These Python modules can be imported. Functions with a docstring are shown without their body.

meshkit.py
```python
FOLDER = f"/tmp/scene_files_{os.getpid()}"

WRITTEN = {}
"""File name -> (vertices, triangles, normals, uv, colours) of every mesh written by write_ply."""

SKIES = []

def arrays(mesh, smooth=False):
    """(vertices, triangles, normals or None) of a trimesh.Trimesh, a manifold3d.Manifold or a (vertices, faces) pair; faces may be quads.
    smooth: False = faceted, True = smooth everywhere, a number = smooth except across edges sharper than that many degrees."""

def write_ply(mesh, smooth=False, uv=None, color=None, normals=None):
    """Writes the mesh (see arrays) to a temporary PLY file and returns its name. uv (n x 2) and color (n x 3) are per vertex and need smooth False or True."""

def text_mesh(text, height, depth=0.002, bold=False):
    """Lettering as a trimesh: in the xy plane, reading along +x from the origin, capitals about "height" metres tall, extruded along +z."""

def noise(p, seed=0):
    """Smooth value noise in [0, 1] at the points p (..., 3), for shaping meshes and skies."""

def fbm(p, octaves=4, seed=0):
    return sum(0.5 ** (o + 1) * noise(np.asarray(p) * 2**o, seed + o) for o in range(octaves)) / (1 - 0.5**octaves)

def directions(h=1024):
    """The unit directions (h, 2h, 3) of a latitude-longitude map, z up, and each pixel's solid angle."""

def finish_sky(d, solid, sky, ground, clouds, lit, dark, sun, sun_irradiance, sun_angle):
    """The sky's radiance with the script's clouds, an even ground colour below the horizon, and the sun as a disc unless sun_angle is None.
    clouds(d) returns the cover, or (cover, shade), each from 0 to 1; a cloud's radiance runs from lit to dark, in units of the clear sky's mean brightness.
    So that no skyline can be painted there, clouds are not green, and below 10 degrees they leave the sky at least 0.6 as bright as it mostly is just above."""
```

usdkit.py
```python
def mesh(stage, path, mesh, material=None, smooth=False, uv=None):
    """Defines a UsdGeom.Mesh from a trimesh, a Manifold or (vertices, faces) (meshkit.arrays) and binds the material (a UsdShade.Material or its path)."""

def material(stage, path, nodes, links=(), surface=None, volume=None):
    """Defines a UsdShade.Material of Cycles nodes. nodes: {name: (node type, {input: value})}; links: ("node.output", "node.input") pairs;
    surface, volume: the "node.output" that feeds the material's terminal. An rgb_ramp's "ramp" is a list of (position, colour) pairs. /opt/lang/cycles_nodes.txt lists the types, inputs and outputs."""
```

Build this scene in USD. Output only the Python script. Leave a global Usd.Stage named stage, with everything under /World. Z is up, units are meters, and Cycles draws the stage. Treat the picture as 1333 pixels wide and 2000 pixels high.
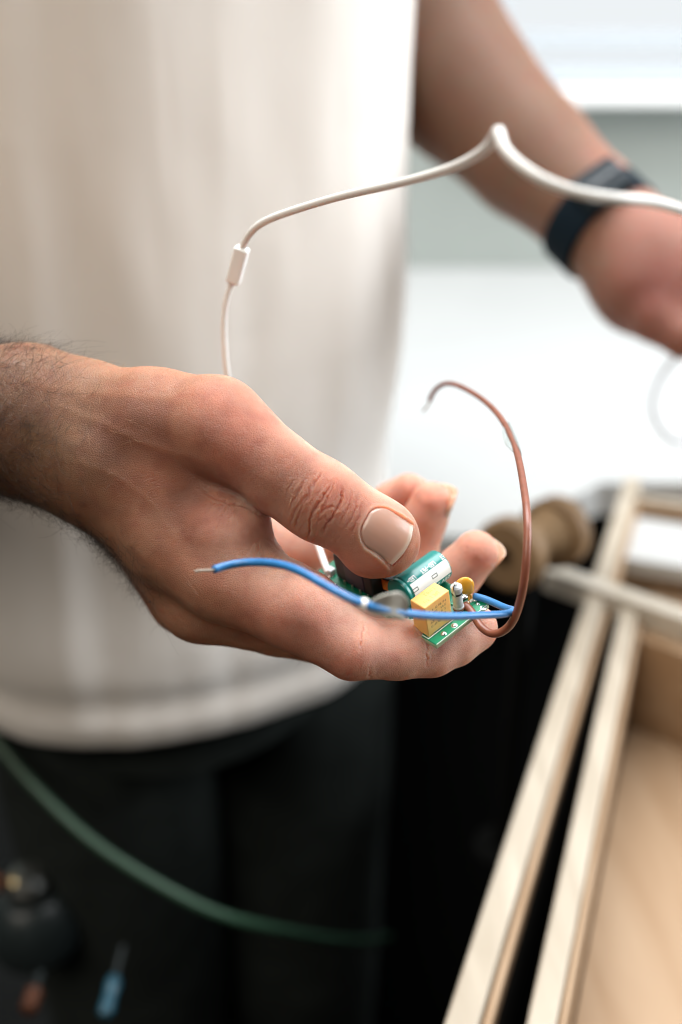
import math, random
import numpy as np, trimesh, usdkit, meshkit
from pxr import Usd, UsdGeom, UsdLux, Gf, Sdf, Vt, UsdShade
from scipy.ndimage import zoom as nd_zoom, binary_dilation
from scipy.interpolate import CubicSpline

stage = Usd.Stage.CreateInMemory()
UsdGeom.SetStageUpAxis(stage, "Z"); UsdGeom.SetStageMetersPerUnit(stage, 1.0)
UsdGeom.Xform.Define(stage, "/World")
rng = np.random.default_rng(7); random.seed(7)

# ------------------------------------------------------------------ camera
PITCH = math.radians(26.0); CAMZ = 1.25
FPX = 35 / 24 * 1333
cam = UsdGeom.Camera.Define(stage, "/World/camera")
cam.CreateFocalLengthAttr(35.0); cam.CreateHorizontalApertureAttr(24.0); cam.CreateVerticalApertureAttr(36.04)
cam.CreateFStopAttr(4.5); cam.CreateFocusDistanceAttr(0.273)
cam.CreateClippingRangeAttr(Gf.Vec2f(0.02, 100)); cam.CreateExposureAttr(0.1)
cam.AddTranslateOp().Set((0, 0, CAMZ)); cam.AddRotateXOp().Set(90 - math.degrees(PITCH))

# ------------------------------------------------------------------ area lights added out of view: side, top and warm fill
def aim(prim, pos, target):
    pos, target = Gf.Vec3d(*pos), Gf.Vec3d(*target)
    m = Gf.Matrix4d().SetLookAt(pos, target, Gf.Vec3d(0, 0.01, 1)).GetInverse()
    UsdGeom.Xformable(prim).AddTransformOp().Set(m)
def rect_light(name, pos, target, w, h, power, color):
    l = UsdLux.RectLight.Define(stage, "/World/" + name)
    l.CreateWidthAttr(w); l.CreateHeightAttr(h); l.CreateIntensityAttr(power); l.CreateColorAttr(Gf.Vec3f(*color))
    aim(l.GetPrim(), pos, target); return l
rect_light("added_side_light", (1.9, 0.52, 1.85), (-0.05, 0.4, 1.1), 1.2, 1.4, 11.3, (0.96, 0.98, 1.0))  # added area light, unseen, brightens hand and shirt from the right
rect_light("added_top_light", (0.05, 0.8, 2.7), (0.0, 0.35, 1.1), 1.8, 1.0, 12.5, (0.97, 0.98, 1.0))  # added overhead light, unseen, lifts the upper rims
rect_light("added_warm_fill", (-0.9, -0.7, 2.7), (-0.05, 0.4, 1.1), 1.4, 1.4, 5.8, (1.0, 0.89, 0.77))  # added warm fill from behind and left of the lens, unseen

# ------------------------------------------------------------------ helpers
R = np.array([[1, 0, 0], [0, math.sin(PITCH), math.cos(PITCH)], [0, math.cos(PITCH), -math.sin(PITCH)]])
def to_world(p):                       # millimetres right / up / away from the lens -> metres in the room
    return np.asarray(p, float) @ R.T / 1000 + np.array([0, 0, CAMZ])
def P(px, py, D):
    return np.array([(px - 666.5) / FPX * D, (1000 - py) / FPX * D, D])
def W(px, py, D): return to_world(P(px, py, D))
def ground(px, py, z):                 # where the line of sight meets the level z
    d = W(px, py, 1000) - np.array([0, 0, CAMZ])
    return np.array([0, 0, CAMZ]) + d * (z - CAMZ) / d[2]
names = {}
def free(parent, name):
    k = names.get((parent, name), 0); names[(parent, name)] = k + 1
    return parent + "/" + (name if k == 0 else f"{name}_{k:03d}")
def tag(prim, label=None, cat=None, group=None, kind=None):
    for k, v in (("label", label), ("category", cat), ("group", group), ("kind", kind)):
        if v: prim.SetCustomDataByKey(k, v)
    return prim
def thing(name, label, cat, group=None):
    return tag(UsdGeom.Xform.Define(stage, free("/World", name)).GetPrim(), label, cat, group)
def obj(name, mesh, mat, parent=None, smooth=30, color=None):
    path = free(str(parent.GetPath()) if parent else "/World", name)
    m = usdkit.mesh(stage, path, mesh, M[mat], smooth=smooth)
    if color is not None:
        UsdGeom.PrimvarsAPI(m).CreatePrimvar("tone", Sdf.ValueTypeNames.Color3fArray, "vertex").Set(Vt.Vec3fArray.FromNumpy(np.asarray(color, np.float32)))
    return m.GetPrim()
cat_ = trimesh.util.concatenate
def spline(pts, n=80):
    pts = np.asarray(pts, float); t = np.r_[0, np.cumsum(np.linalg.norm(np.diff(pts, axis=0), axis=1))]
    return CubicSpline(t, pts)(np.linspace(0, t[-1], n))
def tube(path, r, seg=14, caps=True):
    path = np.asarray(path, float); n = len(path); r = np.broadcast_to(r, n)
    tan = np.gradient(path, axis=0); tan /= np.linalg.norm(tan, axis=1, keepdims=True)
    up = np.array([0.13, 0.31, 0.94]); u = up - tan[0] * (up @ tan[0]); u /= np.linalg.norm(u); V = []
    for i in range(n):
        u = u - tan[i] * (u @ tan[i]); u /= np.linalg.norm(u); w = np.cross(tan[i], u)
        a = np.arange(seg) / seg * 2 * np.pi
        V.append(path[i] + r[i] * (np.cos(a)[:, None] * u + np.sin(a)[:, None] * w))
    V = np.vstack(V); F = []
    for i in range(n - 1):
        for k in range(seg):
            a, b = i * seg + k, i * seg + (k + 1) % seg
            F += [(a, b, b + seg), (a, b + seg, a + seg)]
    if caps:
        V = np.vstack([V, path[0], path[-1]]); c0, c1 = len(V) - 2, len(V) - 1
        for k in range(seg):
            F.append((c0, (k + 1) % seg, k)); F.append((c1, (n - 1) * seg + k, (n - 1) * seg + (k + 1) % seg))
    return trimesh.Trimesh(V, F, process=False)
def frame_mesh(m, o, x, y, z):
    m = m.copy(); T = np.eye(4); T[:3, 0], T[:3, 1], T[:3, 2], T[:3, 3] = x, y, z, o; m.apply_transform(T); return m
import manifold3d as mf
def rbox(size, r=0.1, seg=8):          # rounded box centred on the origin
    s = np.asarray(size) / 2 - r
    b = mf.Manifold.batch_hull([mf.Manifold.sphere(r, seg).translate((a * s[0], b_ * s[1], c * s[2])) for a in (-1, 1) for b_ in (-1, 1) for c in (-1, 1)])
    v, f, _ = meshkit.arrays(b); return trimesh.Trimesh(v, f, process=False)
def lathe(profile, seg=32):
    return trimesh.creation.revolve(np.asarray(profile, float), sections=seg)

# ------------------------------------------------------------------ materials
M = {}
def mat(name, color=(.5, .5, .5), rough=.5, spec=.5, metal=0, noise=None, bump=None, **kw):
    """noise: (scale, amount) colour variation, bump: (scale, distance)"""
    n = {"p": ("principled_bsdf", {"base_color": color, "roughness": rough, "specular_ior_level": spec, "metallic": metal, **kw})}; L = []
    if noise or bump: n["g"] = ("geometry", {})
    if noise:
        c = np.array(color); k = noise[1]
        n["n"] = ("noise_texture", {"scale": noise[0], "detail": 5.0}); L.append(("g.position", "n.vector"))
        n["r"] = ("rgb_ramp", {"ramp": [(0.25, tuple(c * (1 - k))), (0.75, tuple(np.minimum(c * (1 + k), .95)))]})
        L += [("n.fac", "r.fac"), ("r.color", "p.base_color")]
    if bump:
        n["bn"] = ("noise_texture", {"scale": bump[0], "detail": 4.0}); L.append(("g.position", "bn.vector"))
        n["b"] = ("bump", {"strength": 1.0, "distance": bump[1]}); L += [("bn.fac", "b.height"), ("b.normal", "p.normal")]
    M[name] = usdkit.material(stage, "/World/Looks/" + name, n, L, surface="p.BSDF")
def skin_mat(name):
    n = {"a": ("attribute", {"attribute": "tone"}), "g": ("geometry", {}),
         "n1": ("noise_texture", {"scale": 260.0, "detail": 6.0, "roughness": .65}),
         "n2": ("noise_texture", {"scale": 60.0, "detail": 3.0}),
         "r1": ("rgb_ramp", {"ramp": [(.25, (.90, .86, .85)), (.5, (1, 1, 1)), (.78, (1.07, 1.06, 1.06))]}),
         "r2": ("rgb_ramp", {"ramp": [(.3, (1.04, .92, .90)), (.7, (.98, 1.05, 1.05))]}),
         "m1": ("mix", {"mix_type": "multiply", "fac": 1.0}), "m2": ("mix", {"mix_type": "multiply", "fac": 1.0}),
         "v": ("voronoi_texture", {"feature": "distance_to_edge", "scale": 1350.0, "randomness": 1.0}),
         "v2": ("voronoi_texture", {"feature": "f1", "scale": 2300.0}),
         "dist": ("noise_texture", {"scale": 900.0, "detail": 2.0}),
         "mp": ("mapping", {"scale": (1.0, 1.0, 1.7), "rotation": (0.4, 0.5, 0.2)}),
         "vr": ("map_range", {"from_min": 0.0, "from_max": .16, "to_min": 0.0, "to_max": 1.0, "clamp": True}),
         "add": ("math", {"math_type": "multiply_add", "value2": 0.45}),
         "add2": ("math", {"math_type": "add"}),
         "b": ("bump", {"strength": 1.0, "distance": 0.00009}),
         "rr": ("map_range", {"from_min": .3, "from_max": .7, "to_min": .40, "to_max": .56}),
         "p": ("principled_bsdf", {"subsurface_method": "random_walk", "subsurface_weight": 1.0, "subsurface_scale": .0011, "subsurface_radius": (1.0, .42, .26), "specular_ior_level": .42, "roughness": .48})}
    L = [("g.position", "n1.vector"), ("g.position", "n2.vector"), ("g.position", "mp.vector"), ("mp.vector", "v.vector"), ("g.position", "v2.vector"), ("g.position", "dist.vector"),
         ("n1.fac", "r1.fac"), ("n2.fac", "r2.fac"), ("a.color", "m1.color1"), ("r1.color", "m1.color2"), ("m1.color", "m2.color1"), ("r2.color", "m2.color2"), ("m2.color", "p.base_color"),
         ("v.distance", "vr.value"), ("v2.distance", "add.value1"), ("vr.result", "add.value3"), ("add.value", "add2.value1"), ("dist.fac", "add2.value2"), ("add2.value", "b.height"), ("b.normal", "p.normal"),
         ("n1.fac", "rr.value"), ("rr.result", "p.roughness")]
    M[name] = usdkit.material(stage, "/World/Looks/" + name, n, L, surface="p.BSDF")
skin_mat("skin")
M["nail"] = usdkit.material(stage, "/World/Looks/nail", {
    "a": ("attribute", {"attribute": "tone"}), "g": ("geometry", {}),
    "n": ("noise_texture", {"scale": 500.0, "detail": 3.0}), "b": ("bump", {"strength": .5, "distance": .00004}),
    "p": ("principled_bsdf", {"subsurface_weight": .7, "subsurface_scale": .001, "subsurface_radius": (1., .5, .35), "roughness": .27, "specular_ior_level": .55})},
    [("a.color", "p.base_color"), ("g.position", "n.vector"), ("n.fac", "b.height"), ("b.normal", "p.normal")], surface="p.BSDF")
mat("hair_dark", (.035, .022, .016), .45, .4)
mat("hair_pale", (.45, .29, .16), .4, .5)
M["shirt"] = usdkit.material(stage, "/World/Looks/shirt", {
    "g": ("geometry", {}), "n": ("noise_texture", {"scale": 6.0, "detail": 4.0}), "r": ("rgb_ramp", {"ramp": [(.3, (.73, .695, .645)), (.7, (.80, .77, .725))]}),
    "w": ("noise_texture", {"scale": 1600.0, "detail": 2.0}), "b": ("bump", {"strength": .5, "distance": .0003}),
    "p": ("principled_bsdf", {"roughness": .9, "specular_ior_level": .15, "sheen_weight": .15})},
    [("g.position", "n.vector"), ("n.fac", "r.fac"), ("r.color", "p.base_color"), ("g.position", "w.vector"), ("w.fac", "b.height"), ("b.normal", "p.normal")], surface="p.BSDF")
mat("trousers", (.015, .0195, .018), .9, .2, noise=(40., .3), bump=(900., .0003))
mat("floor", (.005, .006, .006), .85, .2, noise=(8., .4))
mat("wall", (.31, .34, .32), .9, .2, noise=(5., .04))
mat("white_paint", (.80, .82, .82), .5, .4, noise=(9., .03))
mat("frame_grey", (.40, .44, .47), .6, .3)
mat("table_white", (.405, .415, .41), .45, .4, noise=(7., .03))
M["pane"] = usdkit.material(stage, "/World/Looks/pane", {"e": ("emission", {"color": (.93, .97, 1.0), "strength": .86})}, [], surface="e.emission")
def ply(name, a, b, scale):
    M[name] = usdkit.material(stage, "/World/Looks/" + name, {
        "g": ("geometry", {}), "mp": ("mapping", {"rotation": (0, 0, math.radians(20)), "scale": (9., 1., 9.)}),
        "n": ("noise_texture", {"scale": scale, "detail": 6.0, "distortion": .6}), "r": ("rgb_ramp", {"ramp": [(.3, a), (.7, b)]}),
        "bp": ("bump", {"strength": .4, "distance": .0004}),
        "p": ("principled_bsdf", {"roughness": .55, "specular_ior_level": .35})},
        [("g.position", "mp.vector"), ("mp.vector", "n.vector"), ("n.fac", "r.fac"), ("r.color", "p.base_color"), ("n.fac", "bp.height"), ("bp.normal", "p.normal")], surface="p.BSDF")
ply("ply_edge", (.325, .28, .215), (.43, .38, .305), 8.)
ply("ply_edge_lit", (.42, .385, .32), (.54, .50, .43), 8.)  # lighter copy of ply_edge, brightness painted in for the shadowed rail
ply("ply_face", (.265, .165, .088), (.355, .25, .158), 5.)
mat("spool_wood", (.16, .10, .05), .6, .3, noise=(45., .35), bump=(160., .0006))
mat("spool_wound", (.19, .125, .065), .7, .3, noise=(90., .3))
mat("pcb", (.0, .12, .06), .32, .5, noise=(700., .35))
mat("pcb_light", (.005, .23, .11), .35, .5)
mat("pcb_edge", (.30, .38, .24), .5, .4)
mat("silk", (.75, .78, .72), .6, .3)
mat("solder", (.72, .72, .70), .28, .5, 1.0)
mat("copper", (.75, .33, .10), .35, .5, 1.0)
mat("coil_orange", (.62, .20, .03), .35, .5, noise=(900., .3))
mat("ferrite", (.006, .006, .007), .6, .5, noise=(400., .4))
mat("tape_navy", (.004, .005, .022), .5, .5)
mat("cap_yellow", (.70, .43, .13), .38, .5, noise=(500., .06), subsurface_weight=.2, subsurface_scale=.0006)
mat("disc_yellow", (.66, .32, .03), .22, .6)
mat("print_grey", (.20, .15, .07), .6, .3)
mat("sleeve_teal", (.006, .20, .18), .26, .5)
mat("sleeve_white", (.72, .74, .73), .25, .5)
mat("ink_dark", (.02, .05, .05), .4, .4)
mat("grey_body", (.46, .49, .50), .4, .5, noise=(600., .12))
mat("black_paint", (.012, .012, .012), .4, .5)
mat("brown_paint", (.25, .09, .05), .4, .5)
mat("wire_blue", (.028, .165, .40), .34, .5, noise=(400., .15))
mat("wire_brown", (.20, .065, .036), .36, .5, noise=(350., .2))
mat("wire_white", (.74, .74, .71), .38, .5, noise=(300., .04))
mat("loop_grey", (.33, .33, .37), .5, .3)
mat("plug_white", (.85, .86, .84), .35, .5)
mat("wire_ends", (.30, .27, .23), .5, .4, .3)
mat("tape_grey", (.31, .30, .26), .45, .4, noise=(250., .35))
M["tape_clear"] = usdkit.material(stage, "/World/Looks/tape_clear", {"t": ("transparent_bsdf", {"color": (.9, .93, .92)}), "g": ("principled_bsdf", {"base_color": (.42, .47, .47), "roughness": .25}), "m": ("mix_closure", {"fac": .4})},
    [("t.BSDF", "m.closure1"), ("g.BSDF", "m.closure2")], surface="m.closure")
mat("black_matte", (.0035, .004, .004), .95, .1)
mat("watch_band", (.0022, .009, .016), .75, .12, bump=(600., .0004))
mat("watch_case", (.004, .012, .018), .5, .2)
mat("watch_grey", (.02, .03, .038), .35, .5)
mat("arc_green", (.030, .075, .046), .4, .5)
mat("dark_plastic", (.014, .02, .021), .4, .5, noise=(30., .3))
mat("dark_metal", (.20, .21, .20), .32, .5, .9)
mat("brass", (.55, .44, .24), .3, .5, 1.0)
mat("tool_orange", (.07, .022, .008), .5, .4)
mat("tool_blue", (.018, .08, .12), .35, .5)

# ------------------------------------------------------------------ signed distance modelling of the body
class Cone:
    def __init__(s, a, b, r1, r2, flat=None):
        s.a, s.b, s.r1, s.r2, s.flat = np.asarray(a, float), np.asarray(b, float), r1, r2, flat
        m = max(r1, r2); s.lo, s.hi = np.minimum(s.a, s.b) - m, np.maximum(s.a, s.b) + m
    def __call__(s, p):
        if s.flat is not None:
            n, c, k = s.flat; p = p + ((p - c) @ n)[:, None] * n * (k - 1)
        ba = s.b - s.a; l2 = ba @ ba; rr = s.r1 - s.r2; a2 = l2 - rr * rr; il2 = 1 / l2
        pa = p - s.a; y = pa @ ba; z = y - l2; q = pa * l2 - np.outer(y, ba); x2 = np.einsum("ij,ij->i", q, q)
        y2 = y * y * l2; z2 = z * z * l2; k = np.sign(rr) * rr * rr * x2
        return np.where(np.sign(z) * a2 * z2 > k, np.sqrt(x2 + z2) * il2 - s.r2,
               np.where(np.sign(y) * a2 * y2 < k, np.sqrt(x2 + y2) * il2 - s.r1, (np.sqrt(np.maximum(x2 * a2 * il2, 0)) + y * rr) * il2 - s.r1))
class Ball(Cone):
    def __init__(s, c, r, scale=(1, 1, 1), axes=np.eye(3)):
        s.c, s.r, s.sc, s.ax = np.asarray(c, float), r, np.asarray(scale, float), axes
        m = r * max(scale); s.lo, s.hi = s.c - m, s.c + m
    def __call__(s, p):
        q = ((p - s.c) @ s.ax.T) / s.sc; d = np.linalg.norm(q, axis=1)
        return (d - s.r) * np.where(d > 1e-6, d / np.maximum(np.linalg.norm(q / s.sc, axis=1), 1e-6), s.sc.min())
def smin(a, b, k):
    if k <= 0: return np.minimum(a, b)
    h = np.maximum(k - np.abs(a - b), 0) / k
    return np.minimum(a, b) - h * h * h * k / 6
def smax(a, b, k): return -smin(-a, -b, k)
def chain(prims, p, far=14.0):
    """prims: list of (shape, k); each is joined to those before it with rounding k"""
    d = np.full(len(p), 60.0)
    for s, k in prims:
        near = np.all((p > s.lo - far) & (p < s.hi + far), axis=1)
        if near.any(): d[near] = smin(d[near], s(p[near]), k)
    return d
def nets(field, lo, hi, h):
    """surface nets of field(points) on a grid of pitch h, worked out only near the surface"""
    lo = np.asarray(lo, float); n = np.ceil((np.asarray(hi) - lo) / h / 4).astype(int) * 4 + 1
    cn = (n - 1) // 4 + 1
    ci = np.stack(np.meshgrid(*[np.arange(k) for k in cn], indexing="ij"), -1).reshape(-1, 3)
    cd = field(lo + ci * 4 * h).reshape(cn)
    near = np.abs(cd) < 4 * h * 2.2
    near = binary_dilation(near, iterations=1)
    big = np.repeat(np.repeat(np.repeat(cd, 4, 0), 4, 1), 4, 2)[:n[0], :n[1], :n[2]]
    msk = np.repeat(np.repeat(np.repeat(near, 4, 0), 4, 1), 4, 2)
    msk = np.roll(msk, (-2, -2, -2), (0, 1, 2))[:n[0], :n[1], :n[2]]; big = np.roll(np.repeat(np.repeat(np.repeat(cd, 4, 0), 4, 1), 4, 2), (-2, -2, -2), (0, 1, 2))[:n[0], :n[1], :n[2]].copy()
    idx = np.argwhere(msk)
    for k in range(0, len(idx), 400000):
        i = idx[k:k + 400000]; big[i[:, 0], i[:, 1], i[:, 2]] = field(lo + i * h)
    v = big; ins = v < 0
    cells = np.zeros(np.array(v.shape) - 1, bool); s0 = ins[:-1, :-1, :-1]
    for c in np.ndindex(2, 2, 2):
        cells |= ins[c[0]:v.shape[0] - 1 + c[0], c[1]:v.shape[1] - 1 + c[1], c[2]:v.shape[2] - 1 + c[2]] != s0
    cidx = np.argwhere(cells); vid = np.full(cells.shape, -1); vid[tuple(cidx.T)] = np.arange(len(cidx))
    acc, cnt = np.zeros((len(cidx), 3)), np.zeros(len(cidx))
    for ax in range(3):
        for o in np.ndindex(2, 2):
            c = np.insert(np.array(o), ax, 0); e = c.copy(); e[ax] = 1
            a = v[tuple((cidx + c).T)]; b = v[tuple((cidx + e).T)]; x = (a < 0) != (b < 0)
            t = a[x] / (a[x] - b[x]); q = cidx[x] + c.astype(float); q[:, ax] += t; acc[x] += q; cnt[x] += 1
    verts = lo + acc / cnt[:, None] * h
    F = []
    for ax in range(3):
        u, w = (ax + 1) % 3, (ax + 2) % 3
        sl = [slice(1, -1)] * 3; sl[ax] = slice(0, -1); se = list(sl); se[ax] = slice(1, None)
        A, B = ins[tuple(sl)], ins[tuple(se)]; e = np.argwhere(A != B); off = np.ones(3, int); off[ax] = 0; e = e + off
        fl = ins[tuple(e.T)]
        du, dw = np.eye(3, dtype=int)[u], np.eye(3, dtype=int)[w]
        q = np.stack([vid[tuple((e - du - dw).T)], vid[tuple((e - dw).T)], vid[tuple(e.T)], vid[tuple((e - du).T)]], 1)
        q = np.where(fl[:, None], q, q[:, ::-1]); F.append(q)
    F = np.vstack(F); F = F[(F >= 0).all(1)]
    return verts, np.vstack([F[:, [0, 1, 2]], F[:, [0, 2, 3]]])
def gradient(field, p, e=.05):
    g = np.zeros_like(p)
    for s in ((1, -1, -1), (-1, -1, 1), (-1, 1, -1), (1, 1, 1)):
        s = np.array(s, float); g += s * field(p + s * e)[:, None]
    return g / np.maximum(np.linalg.norm(g, axis=1, keepdims=True), 1e-9)
def unit(v): v = np.asarray(v, float); return v / np.linalg.norm(v)
def limb(pts, k=4):                     # [(px, py, D, r)...] -> cones
    q = [P(*a[:3]) for a in pts]
    return [(Cone(q[i], q[i + 1], pts[i][3], pts[i + 1][3]), k) for i in range(len(q) - 1)]
def B(px, py, D, r, k): return (Ball(P(px, py, D), r), k)

# --- the right forearm and hand
NAIL_N = unit((.13, .38, -1)); NAIL_A = np.array([.872, -.489, 0]); NAIL_A = unit(NAIL_A - NAIL_N * (NAIL_A @ NAIL_N)); NAIL_B = np.cross(NAIL_A, NAIL_N)
NAIL_C = P(752, 1050, 268.5)
palm = (limb([(-900, 640, 395, 36), (-380, 745, 345, 27), (-100, 793, 322, 22.5), (50, 822, 310, 21.5), (150, 850, 303, 20)], 6)
        + limb([(-900, 680, 430, 34), (-380, 770, 378, 26), (-100, 815, 352, 22), (50, 850, 338, 20)], 12)
        + limb([(50, 840, 315, 19), (200, 905, 300, 17.5), (345, 1040, 289, 14.5), (440, 1123, 281, 12.6)], 14)      # index metacarpal
        + limb([(90, 845, 325, 17), (225, 925, 312, 15), (395, 1168, 300, 13.2)], 12)
        + limb([(90, 850, 335, 16), (215, 925, 328, 14.5), (370, 1160, 320, 13)], 12)
        + limb([(90, 845, 345, 15), (215, 920, 342, 14), (345, 1125, 340, 12.5)], 12)
        + limb([(60, 802, 305, 18.5), (160, 810, 298, 14.2), (300, 826, 285, 14.0), (425, 838, 277, 14.2)], 12)       # thumb metacarpal
        + [(Cone(P(230, 900, 290), P(395, 985, 284), 17, 12.5), 10)]
        + [B(441, 1030, 279, 13.0, 6), B(498, 1108, 281, 8.4, 8)]                                                                           # web of the thumb
        + [(Cone(P(470, 1120, 290), P(400, 990, 320), 12, 18), 8)])
thumb = (limb([(418, 834, 276.5, 14.3), (455, 862, 275.5, 13.2), (540, 922, 273.5, 11.2), (628, 978, 272.5, 11.0)], 3)
         + [(Cone(P(622, 974, 272.5), P(745, 1048, 273.0), 10.9, 10.2, (NAIL_N, P(745, 1048, 273.0), 1.13)), 5),
            (Cone(P(735, 1046, 273.5), P(757, 1062, 274), 9.8, 8.2, (NAIL_N, P(757, 1060, 274), 1.16)), 5),
            (Ball(P(724, 1070, 277), 8.2), 6)])
index_ = (limb([(440, 1123, 281, 12.6), (570, 1192, 274, 10.6), (690, 1262, 270.5, 9.0)], 3)
          + [B(600, 1185, 270, 9.6, 6), B(555, 1158, 276, 9.2, 6)]
          + limb([(690, 1265, 271, 8.8), (770, 1269, 276.0, 8.0), (842, 1268, 281, 7.9)], 2.2)
          + limb([(842, 1266, 281, 7.7), (885, 1250, 284, 7.5), (926, 1227, 288, 6.9)], 2.2)
          + [B(780, 1266, 277, 7.8, 4)])
middle = (limb([(395, 1168, 300, 13), (545, 1212, 301, 10.5), (690, 1250, 304, 9.5)], 3)
          + limb([(690, 1250, 304, 9.4), (780, 1225, 311, 8.4), (862, 1172, 315, 8.0)], 2.5)
          + limb([(862, 1172, 315, 7.7), (898, 1116, 314, 7.6), (930, 1081, 312, 7.2)], 2.5))
ring = (limb([(370, 1160, 320, 12.5), (520, 1175, 327, 10), (690, 1170, 336, 9)], 3)
        + limb([(690, 1170, 336, 8.8), (812, 1082, 338, 7.6)], 2.5)
        + limb([(812, 1082, 338, 7.2), (832, 1010, 334, 7.3), (843, 981, 332, 6.9)], 2.5))
pinky = (limb([(345, 1112, 340, 13), (490, 1064, 347, 12), (592, 1070, 351, 9.6)], 3)
         + limb([(592, 1072, 351, 8.8), (715, 1025, 352, 7.0)], 2.5)
         + limb([(715, 1025, 352, 6.8), (765, 980, 348, 6.7), (798, 960, 345, 6.4)], 2.5))
def hand_sdf(p):
    d = chain(palm, p)
    for f, k in ((index_, 7), (middle, 5), (ring, 5), (pinky, 5)):
        df = chain(f, p)
        root = f[0][0].a; w = np.clip(1 - (np.linalg.norm(p - root, axis=1) - 16) / 18, 0.08, 1)
        d = np.where(w > .09, smin(d, df, 1e-6 + k * w), smin(d, df, .5)) if False else smin_v(d, df, k * w)
    dt = chain(thumb, p); root = thumb[0][0].a
    w = np.clip(1 - (np.linalg.norm(p - root, axis=1) - 8) / 10, 0.08, 1)
    return smin_v(d, dt, 9 * w)
def smin_v(a, b, k):
    k = np.maximum(k, .3); h = np.maximum(k - np.abs(a - b), 0) / k
    return np.minimum(a, b) - h * h * h * k / 6
HSTEP = 0.5
hv, hf = nets(hand_sdf, (-205, -75, 245), (62, 72, 395), HSTEP)
for _ in range(2): hv = hv - gradient(hand_sdf, hv) * np.clip(hand_sdf(hv), -.4, .4)[:, None] * .7
def refine(v, f, pick):
    """splits the picked triangles in four and their neighbours to match"""
    e = np.sort(np.stack([f[:, [0, 1]], f[:, [1, 2]], f[:, [2, 0]]], 1).reshape(-1, 2), 1); ue, inv = np.unique(e, axis=0, return_inverse=True); inv = inv.reshape(-1, 3)
    mark = np.zeros(len(ue), bool); mark[inv[pick].ravel()] = True
    two = mark[inv].sum(1) == 2; mark[inv[two].ravel()] = True
    while ((mark[inv].sum(1) == 2).any()): mark[inv[mark[inv].sum(1) == 2].ravel()] = True
    nid = np.full(len(ue), -1); nid[mark] = len(v) + np.arange(mark.sum()); v2 = np.vstack([v, v[ue[mark]].mean(1)])
    n = mark[inv].sum(1); out = [f[n == 0]]; a, m = f[n == 3], nid[inv[n == 3]]
    out += [np.c_[a[:, 0], m[:, 0], m[:, 2]], np.c_[a[:, 1], m[:, 1], m[:, 0]], np.c_[a[:, 2], m[:, 2], m[:, 1]], m]
    for k in range(3):
        s_ = (n == 1) & mark[inv[:, k]]; a, m = f[s_], nid[inv[s_, k]]
        out += [np.c_[a[:, k], m, a[:, (k + 2) % 3]], np.c_[m, a[:, (k + 1) % 3], a[:, (k + 2) % 3]]]
    return v2, np.vstack(out)
def pixel_of(v): return np.stack([v[:, 0] / v[:, 2] * FPX + 666.5, 1000 - v[:, 1] / v[:, 2] * FPX], 1)
hpx = pixel_of(hv); sel = np.zeros(len(hv), bool)
for x0_, y0_, x1_, y1_ in ((535, 880, 825, 1125), (380, 935, 540, 1110), (675, 1195, 745, 1340), (815, 1235, 860, 1310)): sel |= (hpx > (x0_, y0_)).all(1) & (hpx < (x1_, y1_)).all(1) & (hv[:, 2] < 285)
hv, hf = refine(hv, hf, sel[hf].all(1))
hv = hv - gradient(hand_sdf, hv) * np.clip(hand_sdf(hv), -.4, .4)[:, None] * .8
hn = gradient(hand_sdf, hv)
hpx = np.stack([hv[:, 0] / hv[:, 2] * FPX + 666.5, 1000 - hv[:, 1] / hv[:, 2] * FPX], 1)
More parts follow.
